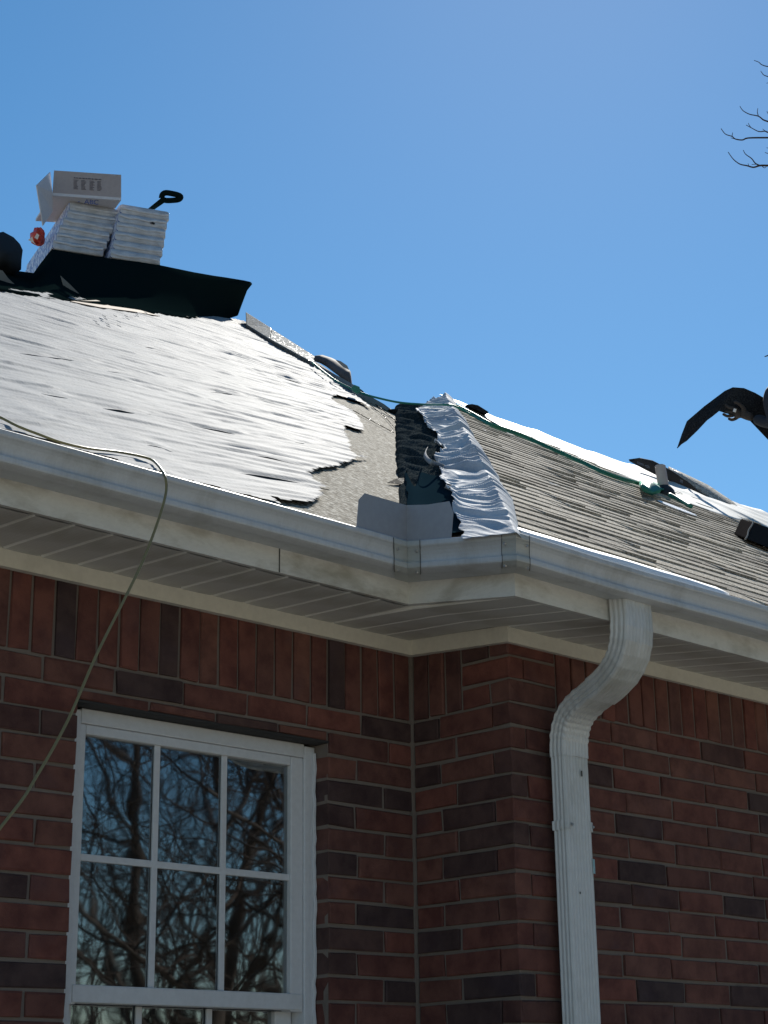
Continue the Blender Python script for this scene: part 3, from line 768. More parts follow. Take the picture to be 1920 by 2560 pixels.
# lower eave strip of the left slope: white edge below the film
DE = [np.array([XL-.35, -.395, .376]), np.array([-.39, -.395, .376])]
b = MB(); b.add([DE[0], DE[1], DE[1]+[0, .05, .035], DE[0]+[0, .05, .035], DE[0]-[0, .0, .02], DE[1]-[0, .0, .02]], [(0, 1, 2, 3), (4, 5, 1, 0)]); b.build('drip_edge', MAT['drip'], roof, solid=.001)
# projecting wall: bright bent drip edge with a gap where it is missing
def drip(x0, x1, lift=0):
    V = []; n = 26; F = []
    for i in range(n):
        x_ = x0+(x1-x0)*i/(n-1); wv = .0015*math.sin(x_*7)+.001*math.sin(x_*23); y0 = EC[1]-.035
        V += [(x_, y0-.004, EC[2]-.040+wv+lift), (x_, y0, EC[2]-.003+wv+lift), (x_, y0+.045, EC[2]+.026+wv*.5+lift)]
    for i in range(n-1): F += [(3*i, 3*i+3, 3*i+4, 3*i+1), (3*i+1, 3*i+4, 3*i+5, 3*i+2)]
    mesh('drip_edge', V, F, MAT['drip'], roof, True, solid=.001)
xa = onC(1268, 1322)[0]; xb = onC(1762, 1464)[0]; xc = onC(1893, 1502)[0]
drip(-.38, xb, -.005); drip(xc, 3.2, -.014)

# ------------------------------------------------------------------ shingles on the right slope
EXP = .1080
sl_len = math.hypot(1, P); up_d = np.array([0, 1, P])/sl_len; nCn = nC/np.linalg.norm(nC)
cnt = 0; field = MB(); k = 0
total = (apex[1]-EC[1])*sl_len
while (k+1)*EXP < total-.02:
    s0 = k*EXP-.010
    yk = s0/sl_len; tk = max(yk, 0)
    xs = -.37+HX*tk+.03+rng.uniform(0, .02); xe = 2.1+1.30*tk+.4
    x = xs
    while x < xe:
        Ls = rng.uniform(.55, .95); x2 = min(x+Ls, xe+.2); V = []; F = []; q = x
        wav = lambda xx: .0085*(vnoise(xx*1.1, k*.13, 61)-.5)+.004*(vnoise(xx*4.0, k*.6, 62)-.5)
        while q < x2-1e-6:
            w_ = rng.uniform(.09, .26); q2 = min(q+w_, x2); hb = rng.choice((.0030, .0046, .0062)) if rng.random() < .88 else .0092
            if x2-q2 < .03: q2 = x2
            n0 = len(V)
            for xx in (q+.0005, q2-.0005):
                base = np.array([xx, EC[1], EC[2]])+up_d*(s0+wav(xx)+rng.uniform(-.0006, .0006)); top = np.array([xx, EC[1], EC[2]])+up_d*(s0+EXP+.012)
                V += [base+nCn*.0005, base+nCn*(.0015+hb), top+nCn*.0012]
            F += [(n0, n0+3, n0+4, n0+1), (n0+1, n0+4, n0+5, n0+2), (n0, n0+1, n0+2), (n0+3, n0+5, n0+4)]
            q = q2
        if cnt < 298 and x < xe-.2: mesh('shingle', V, F, MAT['shingle'], roof); cnt += 1
        else: field.add(V, F)
        x = x2
    k += 1
if field.V: field.build('shingle', MAT['shingle'], roof, kind='stuff')
# bright specks of film scrap on the shingles
for px, py, r_ in ((1214, 1078, .012), (1388, 1213, .03), (1278, 1087, .03)):
    p = onC(px, py, .006); mesh('film_scrap', [p+[-r_, 0, 0], p+[r_, -.004, 0], p+[r_*.8, .012, .012], p+[-r_*.7, .014, .014]], [(0, 1, 2, 3)], MAT['film'], roof, solid=.001)

# white film strip below the ridge of the right slope
lowE = [(1112, 1003), (1150, 1020), (1180, 1034), (1240, 1058), (1300, 1083), (1380, 1112), (1460, 1146), (1540, 1180), (1600, 1203), (1648, 1222), (1690, 1243), (1740, 1262), (1800, 1284), (1852, 1299), (1880, 1300), (1960, 1335)]
lp = np.array([onC(px, py, .01) for px, py in lowE]); lx = lp[:, 0]; ly = lp[:, 1]
ex = 8.8
def fR(U, W):
    x_ = apex[0]-.05+U*(ex-apex[0]); y0 = np.interp(x_, lx, ly); y1 = apex[1]+.02-.08*(x_-apex[0])/6
    y0 = np.minimum(y0, y1-.06)+(vnoise(x_*7, x_*0, 71)-.5)*.03
    y_ = y0+(y1-y0)*W; z_ = EC[2]+P*(y_-EC[1])
    h_ = (.004+.014*ridge(x_*2.2, W*3+x_*.5, 72)**2+.008*vnoise(x_*11, W*6, 73))*(.15+.85*np.clip(W*5, 0, 1))
    return np.stack([x_, y_-h_*.5, z_+h_*.83], -1)
MAT['film_white'] = dirty('white_ridge_film', (.62, .62, .58), (.46, .46, .43), .6, .5, 5, .5)
V, F = grid(fR, 320, 24); mesh('ridge_film', V, F, MAT['film_white'], roof, True, solid=.0012)

# hip caps along the right edge of the left slope
def cap(pix, d0, d1, back=.16):
    n = len(pix)//2; Pq = []
    for i, (px, py) in enumerate(pix): Pq.append(at(px, py, (d0 if i in (0, 3) else d1)+(.55 if i < 2 else 0)))
    bk = AF*back*np.array([1, 1, .0])+np.array([0, 0, -.02])
    V = Pq+[p+bk for p in Pq]; b = MB().hexa([V[3], V[2], V[6], V[7], V[0], V[1], V[5], V[4]]); return b.build('hip_cap', MAT['cap'], roof, bevel=.006)
dA = lambda px, py: float(np.linalg.norm(onA(px, py)-CAM['C']))
dE = lambda px, py: dA(px, py+14)-.05
cap([(614, 779), (679, 820), (675, 848), (615, 811)], dE(615, 811), dE(675, 848)); cap([(680, 822), (787, 890), (786, 908), (674, 847)], dE(675, 848)-.05, dE(786, 908))
# white film past the edge, with the black tail in the notch
for pix, d_ in (([(786, 907), (878, 958), (905, 975), (930, 1000), (925, 1012), (880, 985), (830, 950)], None), ([(900, 976), (930, 993), (960, 1010), (976, 1022), (968, 1026), (938, 1014), (905, 995)], None)):
    V = [at(px, py, np.interp(px, (790, 880, 1000), (dA(790, 920), dA(880, 985), dA(1000, 1040)))-.03) for i, (px, py) in enumerate(pix)]; n = len(V)
    mesh('edge_film', V+[v+AF*.12 for v in V], [tuple(range(n))[::-1], tuple(range(n, 2*n))]+[(i, (i+1) % n, (i+1) % n+n, i+n) for i in range(n)], MAT['film'], roof)
V = [at(px, py, dA(1000, 1040)) for px, py in ((970, 1024), (985, 1022), (1012, 1030), (1006, 1036), (985, 1034))]; n = 5
mesh('felt_tail', V+[v+AF*.1 for v in V], [tuple(range(n))[::-1], tuple(range(n, 2*n))]+[(i, (i+1) % n, (i+1) % n+n, i+n) for i in range(n)], MAT['black_felt'], roof)
# black felt sticking up behind the ridge of the right slope
V = [at(px, py, 9.9) for px, py in ((1165, 1012), (1180, 1010), (1195, 1013), (1222, 1030), (1215, 1036))]
mesh('felt_tail', V+[v+AF*.15 for v in V], [tuple(range(n))[::-1], tuple(range(n, 2*n))]+[(i, (i+1) % n, (i+1) % n+n, i+n) for i in range(n)], MAT['black_felt'], roof)

# seam lines of the granulated sheet laps on the left slope
for pix in ([(829, 1005), (880, 1025), (930, 1052), (985, 1082)], [(925, 1012), (960, 1040), (985, 1068)], [(930, 1003), (975, 1040), (1003, 1062), (1018, 1060)]):
    c = smooth_path([onA(px, py, .006) for px, py in pix], 5); MB().tube(c, .0022, 5).build('lap_edge', MAT['black_felt'], roof)

# ------------------------------------------------------------------ vent pipe on the right slope
vp0 = onC(1662, 1238); vent = empty('vent_pipe', vp0); vent.parent = roof; vent.location = vp0-WO[roof.name]
top = vp0.copy(); dist = np.linalg.norm(vp0-CAM['C']); ppm = CAM['f']/dist
hp = 78/ppm; rp = 13.5/ppm
lean = AR*(-.085)
b = MB(); b.tube([vp0+[0, 0, -.05], vp0+[0, 0, hp*.35]+lean*hp*.3, vp0+[0, 0, hp*.97]+lean*hp, vp0+[0, 0, hp]+lean*hp], [rp, rp, rp, rp*.86], 20, False)
b.tube([vp0+[0, 0, hp]+lean*hp, vp0+[0, 0, hp*.98]+lean*hp], [rp*.86, rp*.8], 20, True); b.build('pipe', MAT['pipe'], vent, smooth=False)
MB().tube([vp0+[0, 0, -.04], vp0+[0, 0, .02], vp0+[0, 0, hp*.28]+lean*hp*.25, vp0+[0, 0, hp*.30]+lean*hp*.25], [rp*2.3, rp*1.8, rp*1.22, rp*1.02], 20).build('boot', MAT['rubber'], vent, smooth=True)
fc = onC(1694, 1270, .012); V = []; 
for k in range(28):
    a = 2*math.pi*k/28; V.append(fc+np.array([math.cos(a)*.115, math.sin(a)*.075, math.sin(a)*.075*P]))
mesh('flange', V+[fc], [(k, (k+1) % 28, 28) for k in range(28)], MAT['alu'], vent, solid=.003)

# ------------------------------------------------------------------ loose things on the roof
# black sheet draped over the left hip
topE = [(-95, 655), (-45, 668), (40, 676), (84, 681), (100, 660), (130, 622), (190, 631), (270, 643), (340, 654), (402, 664), (480, 678), (560, 692), (610, 701), (626, 705)]
botE = [(-95, 711), (-45, 718), (40, 732), (84, 738), (110, 742), (150, 747), (210, 756), (270, 764), (340, 776), (402, 784), (480, 795), (530, 800), (568, 797), (596, 786)]
dT = [9.4, 9.9, 10.4, 10.6, 10.75, 10.9, 10.93, 10.95, 10.96, 10.98, 11.6, 12.5, 13.1, 13.2]
V = []; nr_ = 9
for i in range(14):
    T_ = at(*topE[i], dT[i]); B_ = onA(*botE[i], .02)
    if i >= 11: B_ = at(*botE[i], (12.4, 12.9, 13.1)[i-11])
    mdl = (T_+B_)/2
    for j in range(nr_):
        t = j/(nr_-1); p = B_*(1-t)+T_*t
        bow = math.sin(math.pi*t)*.10*(1 if i > 5 else .5); p = p+np.array([.3, .9, .1])*bow*.6-np.array([0, 0, 1])*bow*.4+nAn*.02*(vnoise(i*.7, j*.9, 81)-.5)
        V.append(p)
    V.append(T_+np.array([.06, .06, .035])*1.0); V.append(T_+np.array([.35, .94, -.02])*1.15); 
nn = nr_+2
F = [(i*nn+j, (i+1)*nn+j, (i+1)*nn+j+1, i*nn+j+1) for i in range(13) for j in range(nn-1)]
tarp = mesh('black_sheet', V, F, MAT['tarp'], None, True, label='long black plastic sheet draped over the left hip under the wrapped shingle stacks', cat='plastic sheet', solid=.012)
pc = [at(*p, 9.6) for p in ((151, 689), (172, 708), (205, 741), (176, 752), (160, 722))]
mesh('sheet_scrap', pc, [(0, 4, 1), (1, 4, 3, 2)], MAT['pale_plastic'], tarp, solid=.003)
pc = [at(*p, 9.4) for p in ((-20, 672), (6, 676), (20, 695), (48, 722), (20, 712), (-20, 700))]
mesh('sheet_scrap', pc, [(0, 5, 4, 1), (1, 4, 3, 2)], MAT['pale_plastic'], tarp, solid=.003)
wd = [onA(px, py, .02) for px, py in ((176, 753), (240, 750), (300, 760), (400, 790), (330, 778), (250, 768))]
mesh('board', wd, [(0, 5, 1), (1, 5, 4, 2), (2, 4, 3)], MAT['wood'], roof, solid=.012)
for i, (px, py) in enumerate(((262, 790), (290, 790), (317, 790), (343, 785), (266, 797), (321, 797), (299, 804), (271, 810), (300, 815), (240, 803), (246, 810), (366, 782), (345, 790), (273, 816))):
    p = onA(px, py, .03); r_ = .010
    mesh('staple_tab', [p+[-r_, 0, 0], p+[r_, .004, 0], p+[r_, .010, .008], p+[-r_, .009, .008]], [(0, 1, 2, 3)], MAT['film'], roof, solid=.002)

# shingle bundles: two stacks of six
bu = np.array([math.sin(math.radians(112)), math.cos(math.radians(112)), 0]); bv = np.array([math.sin(math.radians(17)), math.cos(math.radians(17)), 0])
ORD = ['bottom', 'second from bottom', 'third from bottom', 'third from top', 'second from top', 'topmost']
def bundle(corner, label):
    """wrapped bundle: rounded slab with a puckered, taped front end"""
    o = empty('shingle_bundle', corner+bu*.16+bv*.5, label, 'shingle bundle', 'wrapped shingle bundles stacked on the hip')
    Wd, Ln, Ht = .315, .95, .061; nx, ny = 14, 8; V = []; F = []
    sd = rng.randint(0, 999)
    def blob(u_, v_, w_):
        return corner+bu*(u_*Wd)+bv*(v_*Ln)+np.array([0, 0, w_*Ht])
    ring = [(0.0, .12), (.0, .5), (.0, .88), (.04, 1.0), (.25, 1.0), (.5, 1.0), (.75, 1.0), (.96, 1.0), (1, .88), (1, .5), (1, .12), (.96, 0), (.75, 0), (.5, 0), (.25, 0), (.04, 0)]
    vs = [0, .012, .1, .3, .5, .7, .9, .988, 1.0]
    for i, v_ in enumerate(vs):
        sh = .975 if i in (0, len(vs)-1) else 1.0
        for (a_, w_) in ring:
            jx = (vnoise(a_*5+i*.7, w_*3+sd, sd)-.5)*.02
            V.append(blob(.5+(a_-.5)*sh+jx*.6, v_+jx*.25, .5+(w_-.5)*sh+jx*1.8))
    n = len(ring)
    side = []; rest = []
    for i in range(len(vs)-1):
        for k in range(n):
            f = (i*n+k, i*n+(k+1) % n, (i+1)*n+(k+1) % n, (i+1)*n+k)
            (side if k in (0, 1, 15) else rest).append(f)
    cap_ = [tuple(range(n))[::-1], tuple(range((len(vs)-1)*n, len(vs)*n))]
    mesh('wrapping', V, rest+cap_, MAT['wrap'], o, True); mesh('printed_side', V, side, MAT['print'], o, False)
    # torn fold line of the wrap on the front end
    z_ = rng.uniform(.3, .6); pts = [blob(.02+.96*t, -.004, z_+.22*(vnoise(t*5, sd*1.0, 3)-.5)) for t in np.linspace(0, 1, 9)]
    V = []
    for p in pts: V += [p, p+np.array([0, 0, .006])-bv*.004, p+np.array([0, 0, .014])+bv*.001]
    mesh('wrap_fold', V, [(3*i, 3*i+3, 3*i+4, 3*i+1) for i in range(8)]+[(3*i+1, 3*i+4, 3*i+5, 3*i+2) for i in range(8)], MAT['wrap'], o, True)
    return o
c0 = at(131, 621, 10.95); c1 = at(274, 643, 10.97)
for i in range(6):
    sh = bu*(.021*i+rng.uniform(-.008, .008))+bv*(.012*i)+np.array([0, 0, .0605*i])
    pos = ORD[i]
    bundle(c0+sh, f'wrapped shingle bundle with blue printed side, {pos} of the stack under the box')
for i in range(6):
    sh = bu*(.014*i+rng.uniform(-.008, .008))+bv*(.010*i)+np.array([0, 0, .0675*i])
    pos = ORD[i]
    o = bundle(c1+sh, f'white wrapped shingle bundle, {pos} of the stack by the shovel grip')
    if i == 4:
        p = c1+sh+bu*.20+np.array([0, 0, .022])-bv*.006
        mesh('torn_hole', [p, p+bu*.02+[0, 0, .012], p+bu*.035+[0, 0, .004], p+bu*.03-[0, 0, .006]], [(0, 3, 2, 1)], MAT['dark'], o, solid=.002)

# open cardboard box on top of the left stack
BD = 11.15
box = empty('open_box', at(220, 520, BD), 'open white cardboard box with raised flaps on top of the wrapped shingles', 'box')
FL = at(131, 482, BD); FRt = at(303, 494, BD); FLb = at(128, 545, BD); 
fu_ = (FRt-FL); bd = bv*.36
def panel(name, P4, m_, label=None, th=.006): return mesh(name, P4, [(0, 1, 2, 3)], m_, box, solid=th, label=label)
bot = np.array([0, 0, (c0[2]+.0605*6+.004)-FL[2]])
panel('front_wall', [FL+bot, FRt+bot, FRt, FL], MAT['box']); panel('rear_wall', [FL+bot+bd, FL+bd, FRt+bd, FRt+bot+bd], MAT['box'])
panel('side_wall', [FL+bot, FL, FL+bd, FL+bot+bd], MAT['box']); panel('side_wall', [FRt+bot, FRt+bot+bd, FRt+bd, FRt], MAT['box']); panel('bottom', [FL+bot, FL+bot+bd, FRt+bot+bd, FRt+bot], MAT['box'])
f1, f2 = at(135, 426, BD+.05), at(303, 437, BD+.05)
panel('front_flap', [FL+[0, 0, .001], FRt+[0, 0, .001], f2, f1], MAT['box_in'])
q1, q2, q3, q4 = at(126, 430, BD+.10), at(92, 463, BD-.18), at(108, 564, BD-.20), at(132, 528, BD)
panel('side_flap', [q4, FL, q1, q2], MAT['box']); panel('side_flap', [q3, q4, q2+(q4-q4), q2], MAT['box'])
pk_ = [at(100, 535, BD), at(103, 556, BD-.05), at(97, 556, BD)]
# printed lines on the flap and letters on the wall
ax = (f2-f1)/np.linalg.norm(f2-f1); ay = np.array([0, 0, 1.]); nrm = np.cross(ax, ay); nrm = nrm if nrm@AF < 0 else -nrm
def on_flap(px, py): 
    a = f1; d = ray(px, py); nn_ = np.cross(f2-f1, FL-f1); return CAM['C']+d*(nn_@(a-CAM['C'])/(nn_@d))-AF*.003
b = MB()
def dash(x0, y0, x1, h_):
    A_, B_ = on_flap(x0, y0), on_flap(x1, y0+(x1-x0)*.065); b.add([A_, B_, B_-[0, 0, h_], A_-[0, 0, h_]], [(0, 3, 2, 1)])
x = 185
while x < 254: w_ = rng.uniform(4, 9); dash(x, 443.5+(x-185)*.065, x+w_, .006); x += w_+1.6
for cx in (184, 203, 224, 243):
    for r in range(8): dash(cx, 449.5+(cx-184)*.065+r*3.1, cx+rng.uniform(8, 13), .0035)
b.build('printing', MAT['ink'], box)
def text(name, s, size, loc, xdir, ydir, m_, parent):
    cu = bpy.data.curves.new(name, 'FONT'); cu.body = s; cu.size = size; cu.extrude = .0006; cu.materials.append(m_)
    to = bpy.data.objects.new(name, cu); COL.objects.link(to); dg = bpy.context.evaluated_depsgraph_get(); me = bpy.data.meshes.new_from_object(to.evaluated_get(dg)); bpy.data.objects.remove(to); bpy.data.curves.remove(cu)
    me.materials.clear(); me.materials.append(m_); me.name = name
    o = bpy.data.objects.new(name, me); COL.objects.link(o); xd = Vector(xdir).normalized(); yd = Vector(ydir); yd = (yd-xd*yd.dot(xd)).normalized(); zd = xd.cross(yd)
    R = Matrix((xd, yd, zd)).transposed().to_4x4(); R.translation = Vector(np.array(loc)-WO[parent.name]); o.parent = parent; o['kind'] = 'stuff'; o.matrix_local = R; WO[o.name] = np.array(loc); return o
text('lettering', '-  ABC', .045, at(194, 508, BD-.006), fu_, (0, 0, 1), MAT['blue_ink'], box)

# shovel with a D grip, lying behind the right stack
sh_o = empty('shovel', at(400, 520, 11.3), 'black D grip handle of a shovel sticking up behind the right shingle stack', 'shovel')
gp = [(404, 496), (406, 487), (414, 482), (430, 484), (446, 488), (452, 493), (446, 499), (430, 501), (414, 501), (404, 496)]
MB().tube(smooth_path([at(px, py, 11.3) for px, py in gp], 4), .018, 8).build('grip', MAT['tarp'], sh_o, smooth=True)
MB().tube([at(408, 500, 11.3), at(392, 512, 11.32), at(376, 524, 11.36), at(330, 560, 11.5), at(250, 610, 11.9)], [.018, .016, .014, .014, .014], 8).build('shaft', MAT['tarp'], sh_o, smooth=True)

# red and white plastic bag behind the stacks
bg_o = empty('plastic_bag', at(92, 592, 11.2), 'crumpled red plastic bag with white logo patch behind the left shingle stack', 'bag')
V = []; F = []
for i in range(9):
    for j in range(12):
        a = math.pi*i/8; bb = 2*math.pi*j/12; r_ = .050*(1+.5*(vnoise(i*.9, j*.8, 91)-.5))
        V.append(at(95, 591, 11.2)+AR*r_*math.sin(a)*math.cos(bb)+AU*r_*1.0*math.cos(a)+AF*r_*math.sin(a)*math.sin(bb))
for i in range(8):
    for j in range(12): F.append((i*12+j, i*12+(j+1) % 12, (i+1)*12+(j+1) % 12, (i+1)*12+j))
mesh('bag', V, F, MAT['red'], bg_o)
pw = [at(*p, 11.13) for p in ((86, 594), (92, 583), (98, 588), (94, 599))]; mesh('patch', pw, [(0, 3, 2, 1)], MAT['white_pl'], bg_o, solid=.004)
pw = [at(*p, 11.12) for p in ((70, 600), (80, 592), (84, 604), (90, 612), (82, 606))]; mesh('corner', pw, [(0, 4, 2, 1), (4, 3, 2)], MAT['white_pl'], bg_o, solid=.004)

# black bag on the far left of the hip
bb_o = empty('black_bag', at(5, 660, 9.9), 'bulging black bag standing on the hip, cut by the left edge of the photo', 'bag')
V = []; F = []
outl = [(-70, 610), (-30, 588), (8, 579), (34, 593), (50, 610), (57, 625), (54, 650), (53, 674), (30, 690), (-70, 700)]
for i in range(11):
    f_ = i/10
    for j, (px, py) in enumerate(outl):
        cx, cy = 0, 640; r_ = math.sin(math.pi*(.08+.84*f_)); V.append(at(cx+(px-cx)*r_, cy+(py-cy)*r_, 10.0+(f_-.5)*.4+.05*(vnoise(i*.8, j*.9, 95)-.5)))
n = len(outl)
for i in range(10):
    for j in range(n): F.append((i*n+j, i*n+(j+1) % n, (i+1)*n+(j+1) % n, (i+1)*n+j))
F += [tuple(range(n))[::-1], tuple(range(10*n, 11*n))]
MAT['bag'] = dirty('black_bag_fabric', (.03, .037, .045), (.05, .055, .06), .6, .8, 6, .05)
mesh('bag', V, F, MAT['bag'], bb_o, True)

# roll of felt on the right edge of the left slope
ro = empty('felt_roll', at(830, 925, 10.2), 'dark curled roofing felt with a white top, just right of the grey hip caps', 'roofing felt')
top_ = [(787, 889), (806, 887), (830, 895), (850, 905), (866, 916), (876, 928), (879, 954)]; bot_ = [(787, 902), (800, 907), (815, 916), (832, 929), (848, 941), (862, 949), (877, 956)]
V = []
for (a, b_) in zip(top_, bot_):
    q = dE(*b_); A_, B_ = at(*a, q+.12), at(*b_, q); mid = (A_+B_)/2-AF*.05; V += [B_, mid, A_, A_+AF*.15]
m_ = 4; F = [(i*m_+j, (i+1)*m_+j, (i+1)*m_+j+1, i*m_+j+1) for i in range(6) for j in range(3)]
MAT['roll'] = dirty('felt_roll_face', (.12, .10, .095), (.04, .045, .06), .9, .8, 5); mesh('sheet', V, F, MAT['roll'], ro, True, solid=.008)
V = [at(*p, dE(850, 943)+.02) for p in ((838, 899), (852, 903), (868, 914), (873, 925), (858, 918))]; mesh('white_top', V, [(0, 4, 3, 2, 1)], MAT['film'], ro, solid=.004)

# curled starter strip with print standing behind the vent pipe
cs = empty('starter_strip', onC(1640, 1200), 'black starter strip curling up along the ridge behind the vent pipe', 'roofing strip')
top_ = [(1572, 1150), (1600, 1146), (1632, 1152), (1660, 1166), (1690, 1184), (1726, 1210), (1750, 1232), (1790, 1256)]; bot_ = [(1574, 1151), (1590, 1160), (1616, 1174), (1648, 1190), (1680, 1204), (1716, 1220), (1745, 1236), (1788, 1258)]
V = []
ds_ = [11.0, 11.0, 11.05, 11.1, 11.15, 11.2, 11.25, 11.3]
for a, b_, dd in zip(top_, bot_, ds_): V += [at(*b_, dd), at((a[0]+b_[0])/2, (a[1]+b_[1])/2, dd+.03), at(*a, dd+.02)]
MAT['strip_dark'] = mat('starter_strip_black', (.016, .018, .024), .5); MAT['pale_ink'] = mat('pale_ink', (.20, .21, .24), .7)
mesh('strip', V, [(3*i+j, 3*i+3+j, 3*i+4+j, 3*i+1+j) for i in range(7) for j in range(2)], MAT['strip_dark'], cs, True, solid=.006)
text('lettering', 'com rth', .030, at(1592, 1158, 10.97), at(1640, 1180, 11.05)-at(1592, 1160, 10.97), (0, 0, 1), MAT['pale_ink'], cs)
text('lettering', 'III', .030, at(1699, 1205, 11.12), at(1740, 1225, 11.2)-at(1699, 1205, 11.15), (0, 0, 1), MAT['pale_ink'], cs)
# granulated sheet lying over the ridge beyond it
top_ = [(1672, 1166), (1720, 1188), (1770, 1212), (1830, 1252), (1864, 1284)]; bot_ = [(1676, 1176), (1724, 1205), (1770, 1240), (1820, 1272), (1862, 1288)]
V = []
for a, b_ in zip(top_, bot_): A_ = at(*a, 11.6); V += [at(*b_, 11.4), at((a[0]+b_[0])/2, (a[1]+b_[1])/2, 11.45), A_, A_+AF*.3-np.array([0, 0, .12])]
go = mesh('granule_sheet', V, [(4*i+j, 4*i+4+j, 4*i+5+j, 4*i+1+j) for i in range(4) for j in range(3)], MAT['cap'], None, True, label='grey granulated roofing sheet lying over the ridge right of the curled black strip', cat='roofing sheet', solid=.01)

# dark wrapped bundle at the right edge
rb = empty('dark_bundle', onC(1905, 1375), 'dark brown shingle bundle leaning on the right slope at the photo edge', 'shingle bundle')
b0, b1 = onC(1866, 1347, .03), onC(1960, 1385, .03); dd0 = np.linalg.norm(b0-CAM['C']); t0 = at(1884, 1306, dd0+.25); t1 = at(1975, 1338, dd0+.25+.05)
bk = np.array([.24, .235, .13])
MAT['dkwrap'] = dirty('dark_wrap', (.035, .030, .028), (.02, .018, .017), .6, .9, 8, 0.0)
MB().hexa([b0, b1, b1+bk, b0+bk, t0, t1, t1+bk, t0+bk]).build('wrapping', MAT['dkwrap'], rb, bevel=.008)
ed = [b0+(t0-b0)*t-AR*.006+AR*.003*math.sin(t*9)-AF*.008 for t in np.linspace(-.02, 1.02, 9)]
MAT['pale_edge'] = mat('pale_edge', (.30, .28, .25), .9, .0)
MB().tube(ed, .0040, 6).build('pale_edge', MAT['pale_edge'], rb)

# yellow air hose: over the slope, over the gutter, down in front of the wall
hp_ = [(-120, 1000), (-40, 1028), (0, 1043), (46, 1066), (98, 1086), (150, 1105), (215, 1120), (290, 1129), (345, 1139), (380, 1150)]
H_ = [onA(px, py, .022) for px, py in hp_]
edge_h = [(402, 1172, -.425), (413, 1192, -.470), (416, 1220, -.480), (411, 1250, -.49), (400, 1288, -.50), (378, 1350, -.52), (350, 1418, -.54), (310, 1500, -.57), (240, 1640, -.62), (170, 1800, -.67), (95, 1935, -.71), (20, 2045, -.75)]
H_ += [on_axis(px, py, 1, yy) for px, py, yy in edge_h]
e_ = H_[-1]; H_ += [e_+[-.25, -.08, -.25], e_+[-.7, -.2, -.62], np.array([e_[0]-1.3, e_[1]-.4, -ZS+.03]), np.array([e_[0]-2.2, e_[1]-.7, -ZS+.012])]
MB().tube(smooth_path(H_, 8), .0033, 10).build('air_hose', MAT['hose'], None, smooth=True, label='yellow air hose lying on the white film and hanging over the left gutter', cat='hose')

# green rope across the valley and along the right slope
gr = empty('green_rope', onC(1300, 1090, .02), 'green rope slung over the valley and running along the right slope to the vent pipe', 'rope')
g1 = [at(783, 908, dE(783, 912)-.05), at(831, 946, dE(831, 946)-.05), at(879, 972, dE(879, 972)-.05)]
gd = np.linspace(dE(879, 972), np.linalg.norm(onC(1113, 1012)-CAM['C']), 6)
g2 = [at(px, py, q) for (px, py), q in zip(((879, 972), (905, 983), (937, 993), (997, 1006), (1060, 1011)), gd)]+[onC(px, py, .03) for px, py in ((1113, 1012), (1136, 1015))]
g3 = [onC(px, py, .02) for px, py in ((1136, 1015), (1178, 1037), (1229, 1064), (1300, 1089), (1375, 1122), (1449, 1155), (1524, 1189), (1599, 1211), (1647, 1224))]
MB().tube(smooth_path(g1+g2[1:]+g3[1:], 6), .0062, 8).build('rope', MAT['green'], gr, smooth=True)
MB().tube(smooth_path([p+nCn*.01-up_d*.03*(.5+.5*math.sin(i*1.7)) for i, p in enumerate(g3)], 6), .0060, 8).build('strand', MAT['green'], gr, smooth=True)
MB().tube(smooth_path([onC(px, py, .03) for px, py in ((1674, 1237), (1700, 1250), (1727, 1266))], 6), .012, 8).build('strand', MAT['green'], gr, smooth=True)
V = []
for i, (px, py) in enumerate(((1596, 1209), (1620, 1209), (1640, 1218), (1650, 1232), (1630, 1238), (1606, 1228))): V.append(onC(px, py, .05 if i % 2 else .02))
mesh('knot', V, [(0, 1, 4, 5), (1, 2, 3, 4)], MAT['green'], gr, True, solid=.02)
V = [at(*p, dE(890, 985)-.06) for p in ((878, 970), (886, 962), (899, 967), (901, 978), (893, 984), (882, 978))]; mesh('knot', V+[v+AF*.05 for v in V], [tuple(range(6))[::-1], tuple(range(6, 12))]+[(i, (i+1) % 6, (i+1) % 6+6, i+6) for i in range(6)], MAT['green'], gr)

# ------------------------------------------------------------------ roofer at the right edge
def skin_body(name, joints, bones, mt, parent, sub=2):
    names = list(joints); me = bpy.data.meshes.new(name); pts = np.array([joints[n_][0] for n_ in names]); c = pts.mean(0)
    me.from_pydata((pts-c).tolist(), [(names.index(a), names.index(b_)) for a, b_ in bones], []); me.update()
    o = bpy.data.objects.new(name, me); COL.objects.link(o); WO[o.name] = c; me.materials.append(mt)
    sk = o.modifiers.new('skin', 'SKIN'); sk.use_smooth_shade = True
    for i, n_ in enumerate(names): me.skin_vertices[0].data[i].radius = (joints[n_][1],)*2
    me.skin_vertices[0].data[0].use_root = True
    ss = o.modifiers.new('sub', 'SUBSURF'); ss.levels = sub; ss.render_levels = sub
    if parent: o.parent = parent; o.location = c-WO[parent.name]
    else: o.location = c+np.array([0, 0, ZS])
    return o
PD = 10.2
feetL, feetR = onC(2030, 1345), onC(2110, 1372)
PDf = np.linalg.norm(feetL-CAM['C'])
per = empty('person', feetL, 'roofer in dark clothes crouching at the right edge, holding a bent shingle strip', 'person')
D0 = PDf
def pt(px, py, dd=0): return at(px, py, D0+dd)
m_px = CAM['f']/D0
